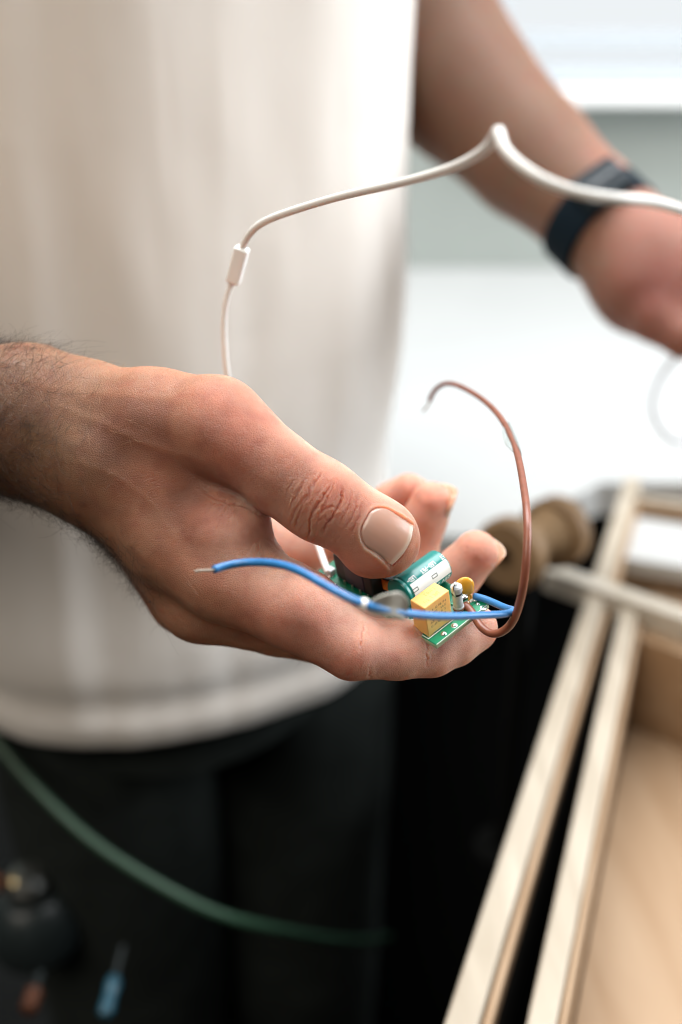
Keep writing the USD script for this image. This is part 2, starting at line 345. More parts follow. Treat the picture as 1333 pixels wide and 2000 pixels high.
facing = np.clip(-np.einsum("ij,ij->i", hn, hv / np.linalg.norm(hv, axis=1, keepdims=True)) / .35, 0, 1)
# relief of the skin: creases run over the surface turned to the thumb side
def seg_dist(q, line):
    d = np.full(len(q), 1e9)
    for a, b in zip(line[:-1], line[1:]):
        ab = b - a; t = np.clip(((q - a) @ ab) / max(ab @ ab, 1e-9), 0, 1); d = np.minimum(d, np.linalg.norm(q - a - t[:, None] * ab, axis=1))
    return d
disp = np.zeros(len(hv))
def crease(pts, off, scale, depth, sig, dmax=296):
    line = np.array(pts, float) / scale + np.array(off)
    line = np.vstack([np.linspace(a, b, 6)[:-1] for a, b in zip(line[:-1], line[1:])] + [line[-1:]])
    lo, hi = line.min(0) - 30, line.max(0) + 30
    ok = np.where((hpx > lo).all(1) & (hpx < hi).all(1) & (facing > 0) & (hv[:, 2] < dmax))[0]
    q = hpx[ok] + (np.stack([meshkit.fbm(hv[ok] * .8, 3, 3), meshkit.fbm(hv[ok] * .8, 3, 4)], 1) - .5) * 9
    d = seg_dist(q, line); ends = np.minimum(np.linalg.norm(q - line[0], axis=1), np.linalg.norm(q - line[-1], axis=1))
    fade = np.clip(ends / 10, .25, 1)
    disp[ok] += facing[ok] * fade * (depth * .82 * (-np.exp(-(d / (sig * .62)) ** 2) + .34 * np.exp(-((d - 1.9 * sig) / (1.4 * sig)) ** 2)))
K = ((540, 860), 4.443)
for pts, dep, sg in [
    ([(480, 370), (430, 455), (345, 580), (300, 670), (290, 770), (275, 850)], .55, 3.2), ([(512, 345), (480, 430), (435, 520), (400, 600), (370, 650)], .42, 2.8),
    ([(575, 420), (570, 500), (530, 590), (490, 650), (440, 720), (400, 800)], .50, 3.2), ([(370, 645), (440, 585), (500, 580), (535, 600)], .34, 2.6),
    ([(345, 500), (420, 480), (455, 505)], .25, 2.5), ([(320, 350), (270, 460), (200, 560), (150, 640), (120, 740)], .34, 3.0), ([(390, 280), (330, 380), (290, 460), (230, 560), (190, 660), (165, 760)], .36, 2.8),
    ([(650, 460), (630, 560), (590, 640), (550, 720)], .30, 2.6), ([(705, 470), (690, 580), (650, 680), (590, 770)], .30, 2.6), ([(745, 540), (720, 640), (690, 740), (640, 810)], .26, 2.4),
    ([(250, 330), (200, 420), (150, 520), (100, 620)], .24, 2.8), ([(170, 300), (120, 400), (70, 500)], .2, 2.8), ([(430, 620), (420, 680), (460, 700)], .2, 2.4), ([(330, 700), (390, 690), (420, 660)], .18, 2.4),
    ([(600, 430), (610, 520), (570, 600)], .16, 2.4), ([(460, 320), (420, 400), (350, 470)], .18, 2.6), ([(240, 860), (340, 930), (460, 980)], .12, 3.4)]:
    crease(pts, *K, dep, sg)
kr = np.random.default_rng(5)
for k in range(34):                      # many shallow skin lines across the joint and along the thumb's back
    x, y = kr.uniform(20, 700), kr.uniform(250, 800); y += (x - 350) * .45; L_ = kr.uniform(60, 150); a_ = kr.normal(1.98, .22)
    crease([(x, y), (x + L_ * math.cos(a_) * .5 + kr.normal(0, 8), y + L_ * math.sin(a_) * .5), (x + L_ * math.cos(a_), y + L_ * math.sin(a_))], *K, kr.uniform(.07, .16), 2.2)
K = ((340, 940), 3.174)
for pts, dep, sg in [
    ([(150, 40), (180, 62), (260, 95), (340, 130), (430, 155), (500, 192), (572, 232)], .34, 3.4), ([(345, 140), (300, 205), (262, 300)], .13, 2.4), ([(285, 105), (215, 150), (160, 215)], .12, 2.4), ([(330, 145), (230, 130), (140, 150)], .12, 2.2),
    ([(400, 165), (350, 220), (330, 290)], .10, 2.4), ([(300, 150), (250, 200), (200, 290)], .09, 2.2), ([(548, 358), (490, 395), (430, 470)], .16, 2.4), ([(538, 365), (522, 410), (520, 480)], .14, 2.2), ([(530, 375), (470, 390), (420, 420)], .08, 2),
    ([(250, 410), (350, 425), (470, 430)], .07, 2.2), ([(545, 352), (575, 362), (620, 395), (690, 460)], .20, 2.8), ([(200, 90), (150, 120), (100, 170)], .08, 2.4),
    ([(1175, 880), (1165, 960), (1158, 1045)], .42, 3.2), ([(1190, 895), (1205, 930), (1215, 975)], .18, 2.6), ([(868, 660), (862, 780)], .12, 2.6), ([(735, 650), (740, 760)], .09, 2.6), ([(1240, 880), (1290, 900), (1330, 890)], .16, 2.6),
    ([(1060, 1230), (1085, 1180)], .30, 3.6), ([(1130, 1190), (1160, 1130), (1200, 1120)], .12, 2.8), ([(1215, 1235), (1215, 1160)], .26, 3), ([(1310, 1240), (1300, 1190)], .2, 3),
    ([(980, 1110), (1060, 1060), (1100, 1000)], .08, 3), ([(940, 1090), (1020, 1040), (1060, 980)], .06, 3)] + [([(60 + 12 * k + 3 * (k % 3), 560 + 22 * k), (110 + 14 * k, 640 + 18 * k), (170 + 15 * k, 700 + 16 * k)], .05, 2.4) for k in range(9)]:
    crease(pts, *K, dep, sg)
crease([(832, 1246), (836, 1268), (834, 1300)], (0, 0), 1, .42, 3.2)
crease([(845, 1270), (842, 1300)], (0, 0), 1, .2, 3)
for pts, dep, sg in [([(110, 790), (190, 822), (262, 858), (330, 882), (400, 900)], -.17, 12), ([(150, 900), (230, 930), (300, 985), (350, 1060)], -.12, 11), ([(60, 750), (160, 765), (260, 770), (350, 775)], -.12, 12), ([(250, 1060), (330, 1120), (420, 1190)], -.1, 10)]:
    crease(pts, (0, 0), 1, dep, sg, 320)
# crosswise lines of the back of the hand, low swellings of tendon and muscle, skin grain
big = meshkit.fbm(hv / 13.0, 2, 5) - .5; mid = meshkit.fbm(hv / 3.2, 3, 9) - .5
disp += .55 * big * np.clip((560 - hpx[:, 0]) / 250, .15, 1) + .16 * mid
dir_t = unit(P(640, 985, 272) - P(430, 838, 272)); along = hv @ dir_t; across = hv - np.outer(along, dir_t)
fine = meshkit.fbm(np.c_[along / .8, across[:, 0] / 3.0, across[:, 1] / 3.0 + across[:, 2] / 3], 2, 12) - .5
disp += .15 * fine * np.clip(1 - np.abs(hpx[:, 0] - 520) / 330, .25, 1)
def hollow(px, py, D, r, depth):
    d2 = ((hv - P(px, py, D)) ** 2).sum(1); disp[:] -= depth * np.exp(-d2 / r ** 2)
hollow(300, 835, 270, 9, .9); hollow(250, 875, 283, 12, 1.2); hollow(470, 960, 268, 9, .3); hollow(395, 985, 272, 9, 1.0)
hollow(300, 890, 275, 8, -.5); hollow(575, 905, 262, 9, .4)
# thumb nail: sunken bed and raised folds
def nail_uv(p, c=NAIL_C, a=NAIL_A, b=NAIL_B): q = p - c; return q @ a, q @ b
NL, NW = 6.6, 6.1
def nail_shape(x, y):                    # < 0 inside the nail's outline (millimetres)
    front = x - (NL - .9 * (y / NW) ** 2 * 1.6); side = np.abs(y) - NW * (1 - .06 * np.clip(-x / NL, -1, 1))
    ex, ey = np.clip(-(x + NL - 5.2), 0, None), np.abs(y) - (NW - 4.6)
    back = np.where((x < -NL + 5.2) & (ey > 0), np.hypot(ex * 4.6 / 5.2, ey) - 4.6, np.where(x < -NL + 5.2, ex * 4.6 / 5.2 - 4.6, -9))
    return np.maximum(np.maximum(front, side), back)
nx, ny = nail_uv(hv); onail = (hn @ NAIL_N > .15) & (np.abs(nx) < 14) & (np.abs(ny) < 12) & (np.linalg.norm(hv - NAIL_C, axis=1) < 16)
ns = nail_shape(nx, ny); tipside = 1 / (1 + np.exp((nx - NL + 1.2) * 3))
disp[onail] += np.where(ns < 0, -.75 * np.clip(-ns / .6, 0, 1), 0)[onail] + (.42 * np.exp(-((ns - .55) / .7) ** 2) * tipside)[onail]
disp[onail & (ns > -.25) & (ns < .25)] -= .28
hv2 = hv + hn * disp[:, None]
# colour of the skin, with some light and shade painted in
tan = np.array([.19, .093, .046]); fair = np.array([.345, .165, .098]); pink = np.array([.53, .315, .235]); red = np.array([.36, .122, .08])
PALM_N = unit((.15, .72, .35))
wp = np.clip((hpx[:, 0] - 60) / 320, 0, 1)[:, None]; tone = tan * (1 - wp) + fair * wp  # tanned wrist end made darker still, its shade put into the tone
palmar = np.clip((hn @ PALM_N - .05) * 1.6, 0, 1) * np.clip((hpx[:, 0] - 400) / 160, 0, 1)
fingers = np.clip((hpx[:, 0] - 640) / 120, 0, 1) * np.clip((hpx[:, 1] - 1120) / 40, 0, 1); palmar = np.maximum(palmar, fingers * .8); palmar = np.maximum(palmar, np.clip((hv[:, 2] - 298) / 10, 0, 1) * np.clip((hpx[:, 0] - 430) / 80, 0, 1))
tone = tone * (1 - palmar[:, None]) + pink * palmar[:, None]
def blush(px, py, D, r, s, c=red):
    global tone
    w = s * np.exp(-((hv - P(px, py, D)) ** 2).sum(1) / r ** 2)[:, None]; tone = tone * (1 - w) + c * w
for b in [(640, 985, 262, 11, .5), (500, 880, 264, 14, .45), (430, 1010, 272, 16, .35), (600, 1190, 262, 16, .35), (690, 1300, 264, 13, .7), (430, 800, 266, 12, .45), (330, 930, 275, 12, .3), (570, 1235, 266, 14, .4), (740, 1000, 262, 6, .4), (850, 1285, 272, 9, .4), (930, 1075, 305, 8, .45), (845, 985, 325, 9, .45), (790, 960, 338, 9, .5), (690, 1095, 270, 9, .6), (950, 1225, 284, 8, .35)]: blush(*b)
for b in [(420, 1010, 272, 8, .2), (468, 1035, 268, 10, .75), (560, 1120, 264, 10, .6), (640, 1180, 262, 11, .6), (700, 1230, 262, 9, .5), (770, 1262, 266, 10, .45), (880, 1255, 275, 10, .4)]: blush(*b, np.array([.62, .385, .30]))  # pale palm skin, plus the lit look of web and index painted in
pale = meshkit.fbm(hv / 5.0, 3, 21)[:, None]; tone = tone * (.84 + .32 * pale)
mott = np.clip(meshkit.fbm(hv / 3.6 + 7, 3, 33) - .52, 0, 1)[:, None] * 2.2; tone = tone * (1 - mott * np.array([.20, .38, .38]))
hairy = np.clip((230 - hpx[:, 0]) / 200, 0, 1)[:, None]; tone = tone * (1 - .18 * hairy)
crs = np.clip(-disp - .12, 0, .5)[:, None] * np.clip(facing, 0, 1)[:, None]; tone = tone * (1 - crs * np.array([.5, .7, .75]))  # folds darkened and reddened: pigment plus shade painted into the tone
cu_ = (onail * np.exp(-((ns - .45) / .35) ** 2) * tipside * .3)[:, None]; tone = tone * (1 - cu_) + np.array([.56, .40, .32]) * cu_
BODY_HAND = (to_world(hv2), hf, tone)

# --- the rest of the body: left arm and hand, upper arms, trunk (rounder, out of focus)
SHC = np.array([-.13, .65])                       # the trunk's upright axis in the room
def wp_(x, y, z): return (np.array([x, y, z - CAMZ]) @ R) * 1000
lf = lambda pts, k=8: limb(pts, k)
left = (limb([(640, -420, 690, 52), (775, -40, 665, 52), (905, 175, 640, 45), (1035, 305, 612, 37), (1150, 407, 585, 30), (1190, 445, 578, 29.5)], 10)
        + limb([(1190, 450, 578, 28), (1265, 520, 566, 34), (1330, 560, 560, 33)], 8)
        + limb([(1190, 470, 580, 24), (1255, 555, 560, 27), (1320, 600, 552, 22)], 8)
        + limb([(1225, 520, 566, 20), (1285, 610, 548, 16), (1340, 655, 538, 12), (1375, 660, 530, 10)], 6)       # thumb
        + limb([(1330, 545, 560, 18), (1430, 560, 545, 13), (1470, 620, 540, 10), (1420, 650, 535, 9)], 4)
        + limb([(1340, 520, 570, 18), (1450, 530, 560, 13), (1490, 600, 555, 10), (1440, 640, 548, 9)], 4)
        + limb([(1340, 490, 580, 17), (1450, 495, 575, 12), (1490, 570, 570, 10), (1440, 610, 562, 9)], 4)
        + limb([(1330, 465, 590, 16), (1430, 460, 590, 11), (1465, 530, 585, 9), (1420, 570, 578, 8)], 4))
elbow = P(-900, 640, 395)
trunk = [(Ball(wp_(SHC[0], SHC[1], 1.28), 100, (1.25, 1.1, 2.6), R.T @ np.eye(3)), 20)] if False else []
sh_l, sh_r = wp_(.02, .72, 1.46), wp_(-.30, .60, 1.46)
trunk = [(Cone(wp_(-.13, .65, 1.0), wp_(-.13, .65, 1.36), 118, 128), 40), (Cone(sh_r, sh_l, 58, 58), 60), (Cone(wp_(-.13, .65, 1.45), wp_(-.13, .64, 1.56), 52, 50), 30),
         (Cone(sh_r, elbow, 52, 38), 30), (Cone(elbow, P(-380, 745, 345), 38, 25.5), 10), (Cone(sh_l, P(640, -420, 690), 54, 52), 30)]
lv, lf_ = nets(lambda p: chain(trunk + left, p, 60.0), (-420, -330, 300), (330, 420, 900), 3.4)
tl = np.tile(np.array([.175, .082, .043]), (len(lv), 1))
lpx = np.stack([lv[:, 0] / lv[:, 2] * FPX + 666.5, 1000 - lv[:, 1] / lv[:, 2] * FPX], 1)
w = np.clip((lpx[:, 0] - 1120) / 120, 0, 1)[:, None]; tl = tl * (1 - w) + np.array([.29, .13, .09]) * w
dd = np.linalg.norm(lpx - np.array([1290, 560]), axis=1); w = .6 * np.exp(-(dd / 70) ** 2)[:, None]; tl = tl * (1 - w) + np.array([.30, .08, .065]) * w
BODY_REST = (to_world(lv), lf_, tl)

person = thing("person", "person in a white t-shirt holding a small circuit board in the open right hand", "person")
v1, f1, c1 = BODY_HAND; v2, f2, c2 = BODY_REST
keep = ~((lv[:, 0] < -178) & (lv[:, 2] < 1)).any() if False else None
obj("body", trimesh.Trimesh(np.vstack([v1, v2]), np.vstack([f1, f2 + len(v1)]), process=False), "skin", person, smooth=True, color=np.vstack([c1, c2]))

# --- nails
def trace(o, d, field=hand_sdf, n=40):
    p = o.copy()
    for _ in range(n): p = p + d * field(p)[:, None] * .9
    return p
gu, gv = np.meshgrid(np.linspace(-1, 1, 33), np.linspace(0, 1, 41), indexing="ij")
yy = gu * NW
def back_edge(y): a = np.clip((np.abs(y) - (NW - 4.6)) / 4.6, 0, 1); return -NL + 5.2 * (1 - np.sqrt(1 - a * a * .98))
x0, x1 = back_edge(yy), NL - .9 * gu ** 2 * 1.6
xx = x0 + (x1 - x0) * gv
base = NAIL_C + xx.ravel()[:, None] * NAIL_A + yy.ravel()[:, None] * NAIL_B
hit = trace(base + NAIL_N * 9, np.tile(-NAIL_N, (len(base), 1)))
hgt = ((hit - base) @ NAIL_N).reshape(xx.shape)
A_ = np.c_[np.ones(xx.size), xx.ravel(), yy.ravel() ** 2, xx.ravel() ** 2, yy.ravel()]
co = np.linalg.lstsq(A_, hgt.ravel(), rcond=None)[0]; co[2] = min(co[2], -.045); co[3] = -.012
hq = (A_ @ co).reshape(xx.shape)
edge = np.clip((1 - np.abs(gu)) * 7, 0, 1); hq = hq - .10 + .02 * edge + .10 * np.clip((gv - .85) / .15, 0, 1) - .35 * (1 - np.clip(gv / .06, 0, 1)) - .25 * (1 - np.clip((1 - np.abs(gu)) / .06, 0, 1))
top = base + NAIL_N * hq.ravel()[:, None]; bot = top - NAIL_N * .55
nn, mm = xx.shape; idg = np.arange(nn * mm).reshape(nn, mm)
q = np.stack([idg[:-1, :-1], idg[1:, :-1], idg[1:, 1:], idg[:-1, 1:]], -1).reshape(-1, 4); nt = nn * mm
rim = np.r_[idg[:, 0], idg[-1, 1:], idg[-2::-1, -1], idg[0, -2:0:-1]]; rn = np.roll(rim, -1)
qf = np.vstack([q, q[:, ::-1] + nt, np.stack([rim, rim + nt, rn + nt, rn], 1)])
nailc = np.array([.45, .225, .16]); fr = np.clip((gv - .895 - .02 * np.cos(gu * 3)) / .04, 0, 1).ravel()[:, None]; lun = np.exp(-((gv.ravel() / .16) ** 2 + (gu.ravel() / .6) ** 2))[:, None] * .35
ridge = (meshkit.noise(np.c_[gu.ravel() * 9, gv.ravel() * .8, 0 * gu.ravel()], 3)[:, None] - .5) * .07
tonen = (nailc * (1 + ridge)) * (1 - fr) + np.array([.49, .335, .25]) * fr; tonen = tonen * (1 - lun) + np.array([.54, .34, .27]) * lun
m_ = trimesh.Trimesh(to_world(np.vstack([top, bot])), np.vstack([qf[:, [0, 1, 2]], qf[:, [0, 2, 3]]]), process=False)
if m_.volume < 0: m_.invert()
obj("fingernail", m_, "nail", person, smooth=40 if False else True, color=np.vstack([tonen, tonen]))
def small_nail(p0, p1, nrm, r, L, back, spread=1.05):
    """a nail bent round a fingertip whose bone runs from p0 to p1, facing nrm"""
    axis = unit(p1 - p0); nrm = unit(nrm); nrm = unit(nrm - axis * (nrm @ axis)); bb = np.cross(nrm, axis)
    u_, v_ = np.meshgrid(np.linspace(-1, 1, 17), np.linspace(0, 1, 15), indexing="ij"); u_, v_ = u_.ravel(), v_.ravel()
    x = -back + v_ * L; x = x + (1 - v_) * 2.2 * u_ ** 2 - v_ * 1.2 * u_ ** 2
    rad = r + .25 - .5 * np.clip(v_ - .55, 0, 1) ** 2 * 2 - .3 * (1 - np.clip(v_ / .12, 0, 1)); a = u_ * spread
    tp = p1 + x[:, None] * axis + (np.cos(a) * rad)[:, None] * nrm + (np.sin(a) * rad)[:, None] * bb
    ids = np.arange(17 * 15).reshape(17, 15); q_ = np.stack([ids[:-1, :-1], ids[1:, :-1], ids[1:, 1:], ids[:-1, 1:]], -1).reshape(-1, 4); o = 17 * 15
    rim = np.r_[ids[:, 0], ids[-1, 1:], ids[-2::-1, -1], ids[0, -2:0:-1]]; rn = np.roll(rim, -1)
    qq = np.vstack([q_, q_[:, ::-1] + o, np.stack([rim, rim + o, rn + o, rn], 1)])
    f_ = np.clip((v_ - .82) / .06, 0, 1)[:, None]; tn = nailc * (1 - f_) + np.array([.40, .22, .16]) * f_
    inner = p1 + x[:, None] * axis + (np.cos(a) * (rad - .45))[:, None] * nrm + (np.sin(a) * (rad - .45))[:, None] * bb
    m = trimesh.Trimesh(to_world(np.vstack([tp, inner])), np.vstack([qq[:, [0, 1, 2]], qq[:, [0, 2, 3]]]), process=False)
    if m.volume < 0: m.invert()
    obj("fingernail", m, "nail", person, smooth=True, color=np.vstack([tn, tn]))
small_nail(P(898, 1116, 314), P(930, 1081, 312), (.72, -.50, .78), 7.2, 12.0, 5.5, .9)
small_nail(P(832, 1010, 334), P(843, 981, 332), (.9, -.1, .25), 7.0, 12, 5.5)
small_nail(P(765, 980, 348), P(798, 960, 345), (.5, -.6, .7), 6.5, 10.5, 4.5)
small_nail(P(885, 1248, 281), P(926, 1225, 287), (.1, -.6, .9), 6.9, 11.5, 5.5, .8)

# --- hairs on the forearm
def hairs(name, mat_, roots, nrms, length, rad, lie=.55, curl=.35):
    pts, cnt, wid = [], [], []
    arm = unit(P(250, 900, 300) - P(-300, 760, 340))
    for p, n_ in zip(roots, nrms):
        L = length * rng.uniform(.5, 1.25); side = unit(np.cross(n_, arm)); t = arm - n_ * (arm @ n_)
        d = unit(t * rng.normal(.5, .5) + side * rng.normal(-.35, .45) + n_ * rng.uniform(.15, lie)); c = side * rng.normal(0, curl) + t * rng.normal(0, curl) - n_ * .25
        s = np.linspace(0, 1, 6)[:, None]; q = p - n_ * .15 + d * s * L + c * s * s * L
        pts.append(q); cnt.append(6); wid.append(np.linspace(2 * rad, .5 * rad, 6))
    c = UsdGeom.BasisCurves.Define(stage, free(str(person.GetPath()), name)); c.CreateTypeAttr("linear")
    c.CreatePointsAttr(Vt.Vec3fArray.FromNumpy(to_world(np.vstack(pts)).astype(np.float32))); c.CreateCurveVertexCountsAttr(Vt.IntArray(cnt))
    c.CreateWidthsAttr(Vt.FloatArray.FromNumpy((np.concatenate(wid) / 1000).astype(np.float32))); c.SetWidthsInterpolation("vertex")
    UsdShade.MaterialBindingAPI.Apply(c.GetPrim()).Bind(M[mat_]); tag(c.GetPrim(), kind="stuff")
vis = (np.einsum("ij,ij->i", hn, hv) < 40) & (hv[:, 0] > -130)
prob = np.clip((215 - hpx[:, 0]) / 210, 0, 1) ** 1.3 * (.35 + .65 * meshkit.noise(hv / 6, 31)) * np.where(hpx[:, 1] > 790 + .35 * hpx[:, 0], 1.7, .75)
low = np.clip((hpx[:, 1] - (940 + hpx[:, 0] * .45)) / 25, 0, 1) * np.clip((330 - hpx[:, 0]) / 150, 0, 1); prob = np.maximum(prob, low * .9)
prob = np.where(vis, prob, 0); prob /= prob.sum()
ii = rng.choice(len(hv), 3800, replace=False, p=prob); hairs("arm_hair", "hair_dark", hv2[ii], hn[ii], 8.0, .036, .8)
p4 = np.where(vis & (hpx[:, 0] < 130), prob, 0); p4 /= p4.sum()
ii = rng.choice(len(hv), 420, replace=False, p=p4); hairs("arm_hair", "hair_dark", hv2[ii], hn[ii], 11.0, .046, .7, .5)
p2 = np.where(vis & (hpx[:, 0] < 260) & (hpx[:, 1] < 900), 1., 0) + np.where(vis & (np.abs(hpx[:, 0] - 575) < 25) & (np.abs(hpx[:, 1] - 960) < 15), 1., 0); p2 /= p2.sum()
ii = rng.choice(len(hv), 240, replace=False, p=p2); hairs("arm_hair", "hair_pale", hv2[ii], hn[ii], 3.6, .04, .4)
p3 = np.where(vis & (np.abs(hpx[:, 0] - 590) < 40) & (hn[:, 1] < -.8) & (hpx[:, 1] > 1250), 1., 0); p3 /= p3.sum()
ii = rng.choice(len(hv), 14, replace=False, p=p3); hairs("arm_hair", "hair_dark", hv2[ii], hn[ii], 4.5, .025, 1.0)

# --- clothing
nth, nz = 420, 260
th, zz = np.meshgrid(np.linspace(0, 2 * np.pi, nth, endpoint=False), np.linspace(0, 1, nz), indexing="ij")
HEM, TOP = CAMZ - .405, 1.50
z = HEM + (TOP - HEM) * zz
ax_, by_ = .17 + .0 * zz, .15 + .0 * zz
ax_ = ax_ - .010 * np.exp(-((z - .98) / .06) ** 2) + .004 * (z - HEM); by_ = by_ + .007 * np.exp(-((z - HEM - .03) / .06) ** 2)
def fold(t0, slope, amp, wid, z0, z1): 
    d = np.angle(np.exp(1j * (th - (t0 + slope * (z - HEM))))); return amp * np.exp(-(d / wid) ** 2) * np.clip((z - z0) / .05, 0, 1) * np.clip((z1 - z) / .05, 0, 1)
rr = np.zeros_like(th)
for a in [(-1.95, -.10, .011, .10, .80, 2), (-1.62, .05, -.009, .07, .86, 2), (-1.78, .15, .006, .05, .82, 1.25), (-1.2, .5, -.007, .05, .84, 1.15), (-1.35, .08, .009, .11, .9, 2), (-1.05, .25, -.006, .08, .9, 2), (-.80, .55, .007, .07, .86, 1.2), (-.62, .75, -.006, .06, .9, 1.15),
          (-.45, .9, .006, .06, .88, 1.12), (-.25, .9, -.005, .06, .88, 1.1), (-2.35, 0, .012, .12, .95, 2), (-2.2, -.05, -.012, .08, 1.0, 2)]: rr += .27 * fold(*a[:3], a[3] * 1.35, *a[4:])
rr += .0010 * (meshkit.fbm(np.stack([np.cos(th) * 7, np.sin(th) * 7, z * 3.5], -1), 3, 8) - .5) * 2
rr += .004 * (meshkit.fbm(np.stack([np.cos(th) * 2.2, np.sin(th) * 2.2, z * 5], -1), 3, 4) - .5) * 2
hemd = z - HEM
rr += -.002 * np.exp(-((hemd - .032) / .010) ** 2) + .002 * np.exp(-((hemd - .012) / .01) ** 2) + .002 * np.exp(-((hemd - .06) / .03) ** 2)
zdrop = -.006 * np.sin(th * 2 + .4) * np.clip(1 - hemd / .2, 0, 1)
sx, sy = SHC[0] + (ax_ + rr) * np.cos(th), SHC[1] + (by_ + rr) * np.sin(th)
shrink = np.clip((z - 1.42) / .08, 0, 1) ** 2; sx = SHC[0] + (sx - SHC[0]) * (1 - .35 * shrink); sy = SHC[1] + (sy - SHC[1]) * (1 - .35 * shrink)
Vs = np.stack([sx, sy, z + zdrop], -1).reshape(-1, 3); ids = np.arange(nth * nz).reshape(nth, nz); nx_ = np.roll(ids, -1, 0)
qs = np.stack([ids[:, :-1], nx_[:, :-1], nx_[:, 1:], ids[:, 1:]], -1).reshape(-1, 4)
cen = np.stack([np.full(th.shape, SHC[0]), np.full(th.shape, SHC[1]), z], -1).reshape(-1, 3); inn = Vs - (Vs - cen) / np.linalg.norm(Vs - cen, axis=1, keepdims=True) * .0018
rimq = np.stack([ids[:, 0], ids[:, 0] + nth * nz, nx_[:, 0] + nth * nz, nx_[:, 0]], -1)
shirt = (np.vstack([Vs, inn]), np.vstack([qs, qs[:, ::-1] + nth * nz, rimq]))
def sleeve(p0, p1, r0, r1):
    path = np.linspace(p0, p1, 16); return tube(to_world(path), np.linspace(r0, r1, 16) / 1000, 40, caps=False)
sl1 = sleeve(sh_l, P(740, -145, 672), 72, 66); sl2 = sleeve(sh_r, sh_r + (elbow - sh_r) * .62, 72, 64)
sm_ = trimesh.Trimesh(*[np.asarray(a) for a in (shirt[0], np.vstack([shirt[1][:, [0, 1, 2]], shirt[1][:, [0, 2, 3]]]))], process=False)
tag(obj("t_shirt", cat_([sm_, sl1, sl2]), "shirt", person, smooth=True), "loose off-white short-sleeved t-shirt with a curved hem")
def leg(cx, cy, r0, r1, z0, z1, seedk):
    n1, n2 = 60, 70; a, h = np.meshgrid(np.linspace(0, 2 * np.pi, n1, endpoint=False), np.linspace(0, 1, n2), indexing="ij")
    zq = z0 + (z1 - z0) * h; r = r0 + (r1 - r0) * h + .008 * (meshkit.fbm(np.stack([np.cos(a) * 2, np.sin(a) * 2, zq * 9], -1), 3, seedk) - .5)
    V = np.stack([cx + r * np.cos(a), cy + r * 1.1 * np.sin(a), zq], -1).reshape(-1, 3); i = np.arange(n1 * n2).reshape(n1, n2); j = np.roll(i, -1, 0)
    q = np.stack([i[:, :-1], j[:, :-1], j[:, 1:], i[:, 1:]], -1).reshape(-1, 4); return trimesh.Trimesh(V, np.vstack([q[:, [0, 1, 2]], q[:, [0, 2, 3]]]), process=False)
tag(obj("trousers", cat_([leg(-.18, .62, .075, .088, .05, .93, 3), leg(-.05, .70, .072, .10, .05, .90, 5), leg(-.13, .65, .118, .112, .80, .95, 8)]), "trousers", person, smooth=True), "dark charcoal trousers")

# ------------------------------------------------------------------ watch on the far wrist
wa, wb = P(1139, 402, 588), P(1204, 464, 576); wax = unit(wb - wa); wc = P(1171, 435, 582)
wu = unit(np.cross(wax, (0, 0, 1))); wv = np.cross(wax, wu)
def band(r_in, r_out, half, ang0=0, ang1=2 * np.pi, n=64, c=wc):
    prof = [(r_in, -half), (r_out - .6, -half), (r_out, -half + 1), (r_out, half - 1), (r_out - .6, half), (r_in, half)]
    full = ang1 - ang0 > 6.28; A = np.linspace(ang0, ang1, n, endpoint=not full); V = []
    for a in A:
        for r, x in prof: V.append(c + wax * x + (wu * math.cos(a) + wv * math.sin(a)) * r)
    k = len(prof); F = []
    for i in range(n if full else n - 1):
        for j in range(k):
            a0, a1, b0, b1 = i * k + j, i * k + (j + 1) % k, (i + 1) % n * k + j, (i + 1) % n * k + (j + 1) % k; F += [(a0, a1, b1), (a0, b1, b0)]
    m = trimesh.Trimesh(to_world(np.array(V)), F, process=False); m.fix_normals(); return m
watch = thing("wristwatch", "dark navy wristwatch with a wide band worn on the far wrist", "watch")
obj("watch_band", band(29.5, 33.2, 11), "watch_band", watch, smooth=40)
face_dir = unit(-wu * .55 + np.cross(wax, -wu) * 0 + np.array([-.25, -.55, -.6])); face_dir = unit(face_dir - wax * (face_dir @ wax)); fs = np.cross(face_dir, wax)
obj("watch_case", frame_mesh(rbox((24, 30, 9), 3.5, 20), np.zeros(3), wax, fs, face_dir).apply_translation(wc + face_dir * 34).apply_transform(np.vstack([np.c_[R / 1000, [0, 0, CAMZ]], [0, 0, 0, 1]])), "watch_case", watch)
obj("watch_trim", frame_mesh(rbox((4, 22, 2), .9, 12), np.zeros(3), wax, fs, face_dir).apply_translation(wc + face_dir * 38.6 + fs * -2).apply_transform(np.vstack([np.c_[R / 1000, [0, 0, CAMZ]], [0, 0, 0, 1]])), "watch_grey", watch)
TW = np.vstack([np.c_[R / 1000, [0, 0, CAMZ]], [0, 0, 0, 1]])
def inroom(m): m = m.copy(); m.apply_transform(TW); return m

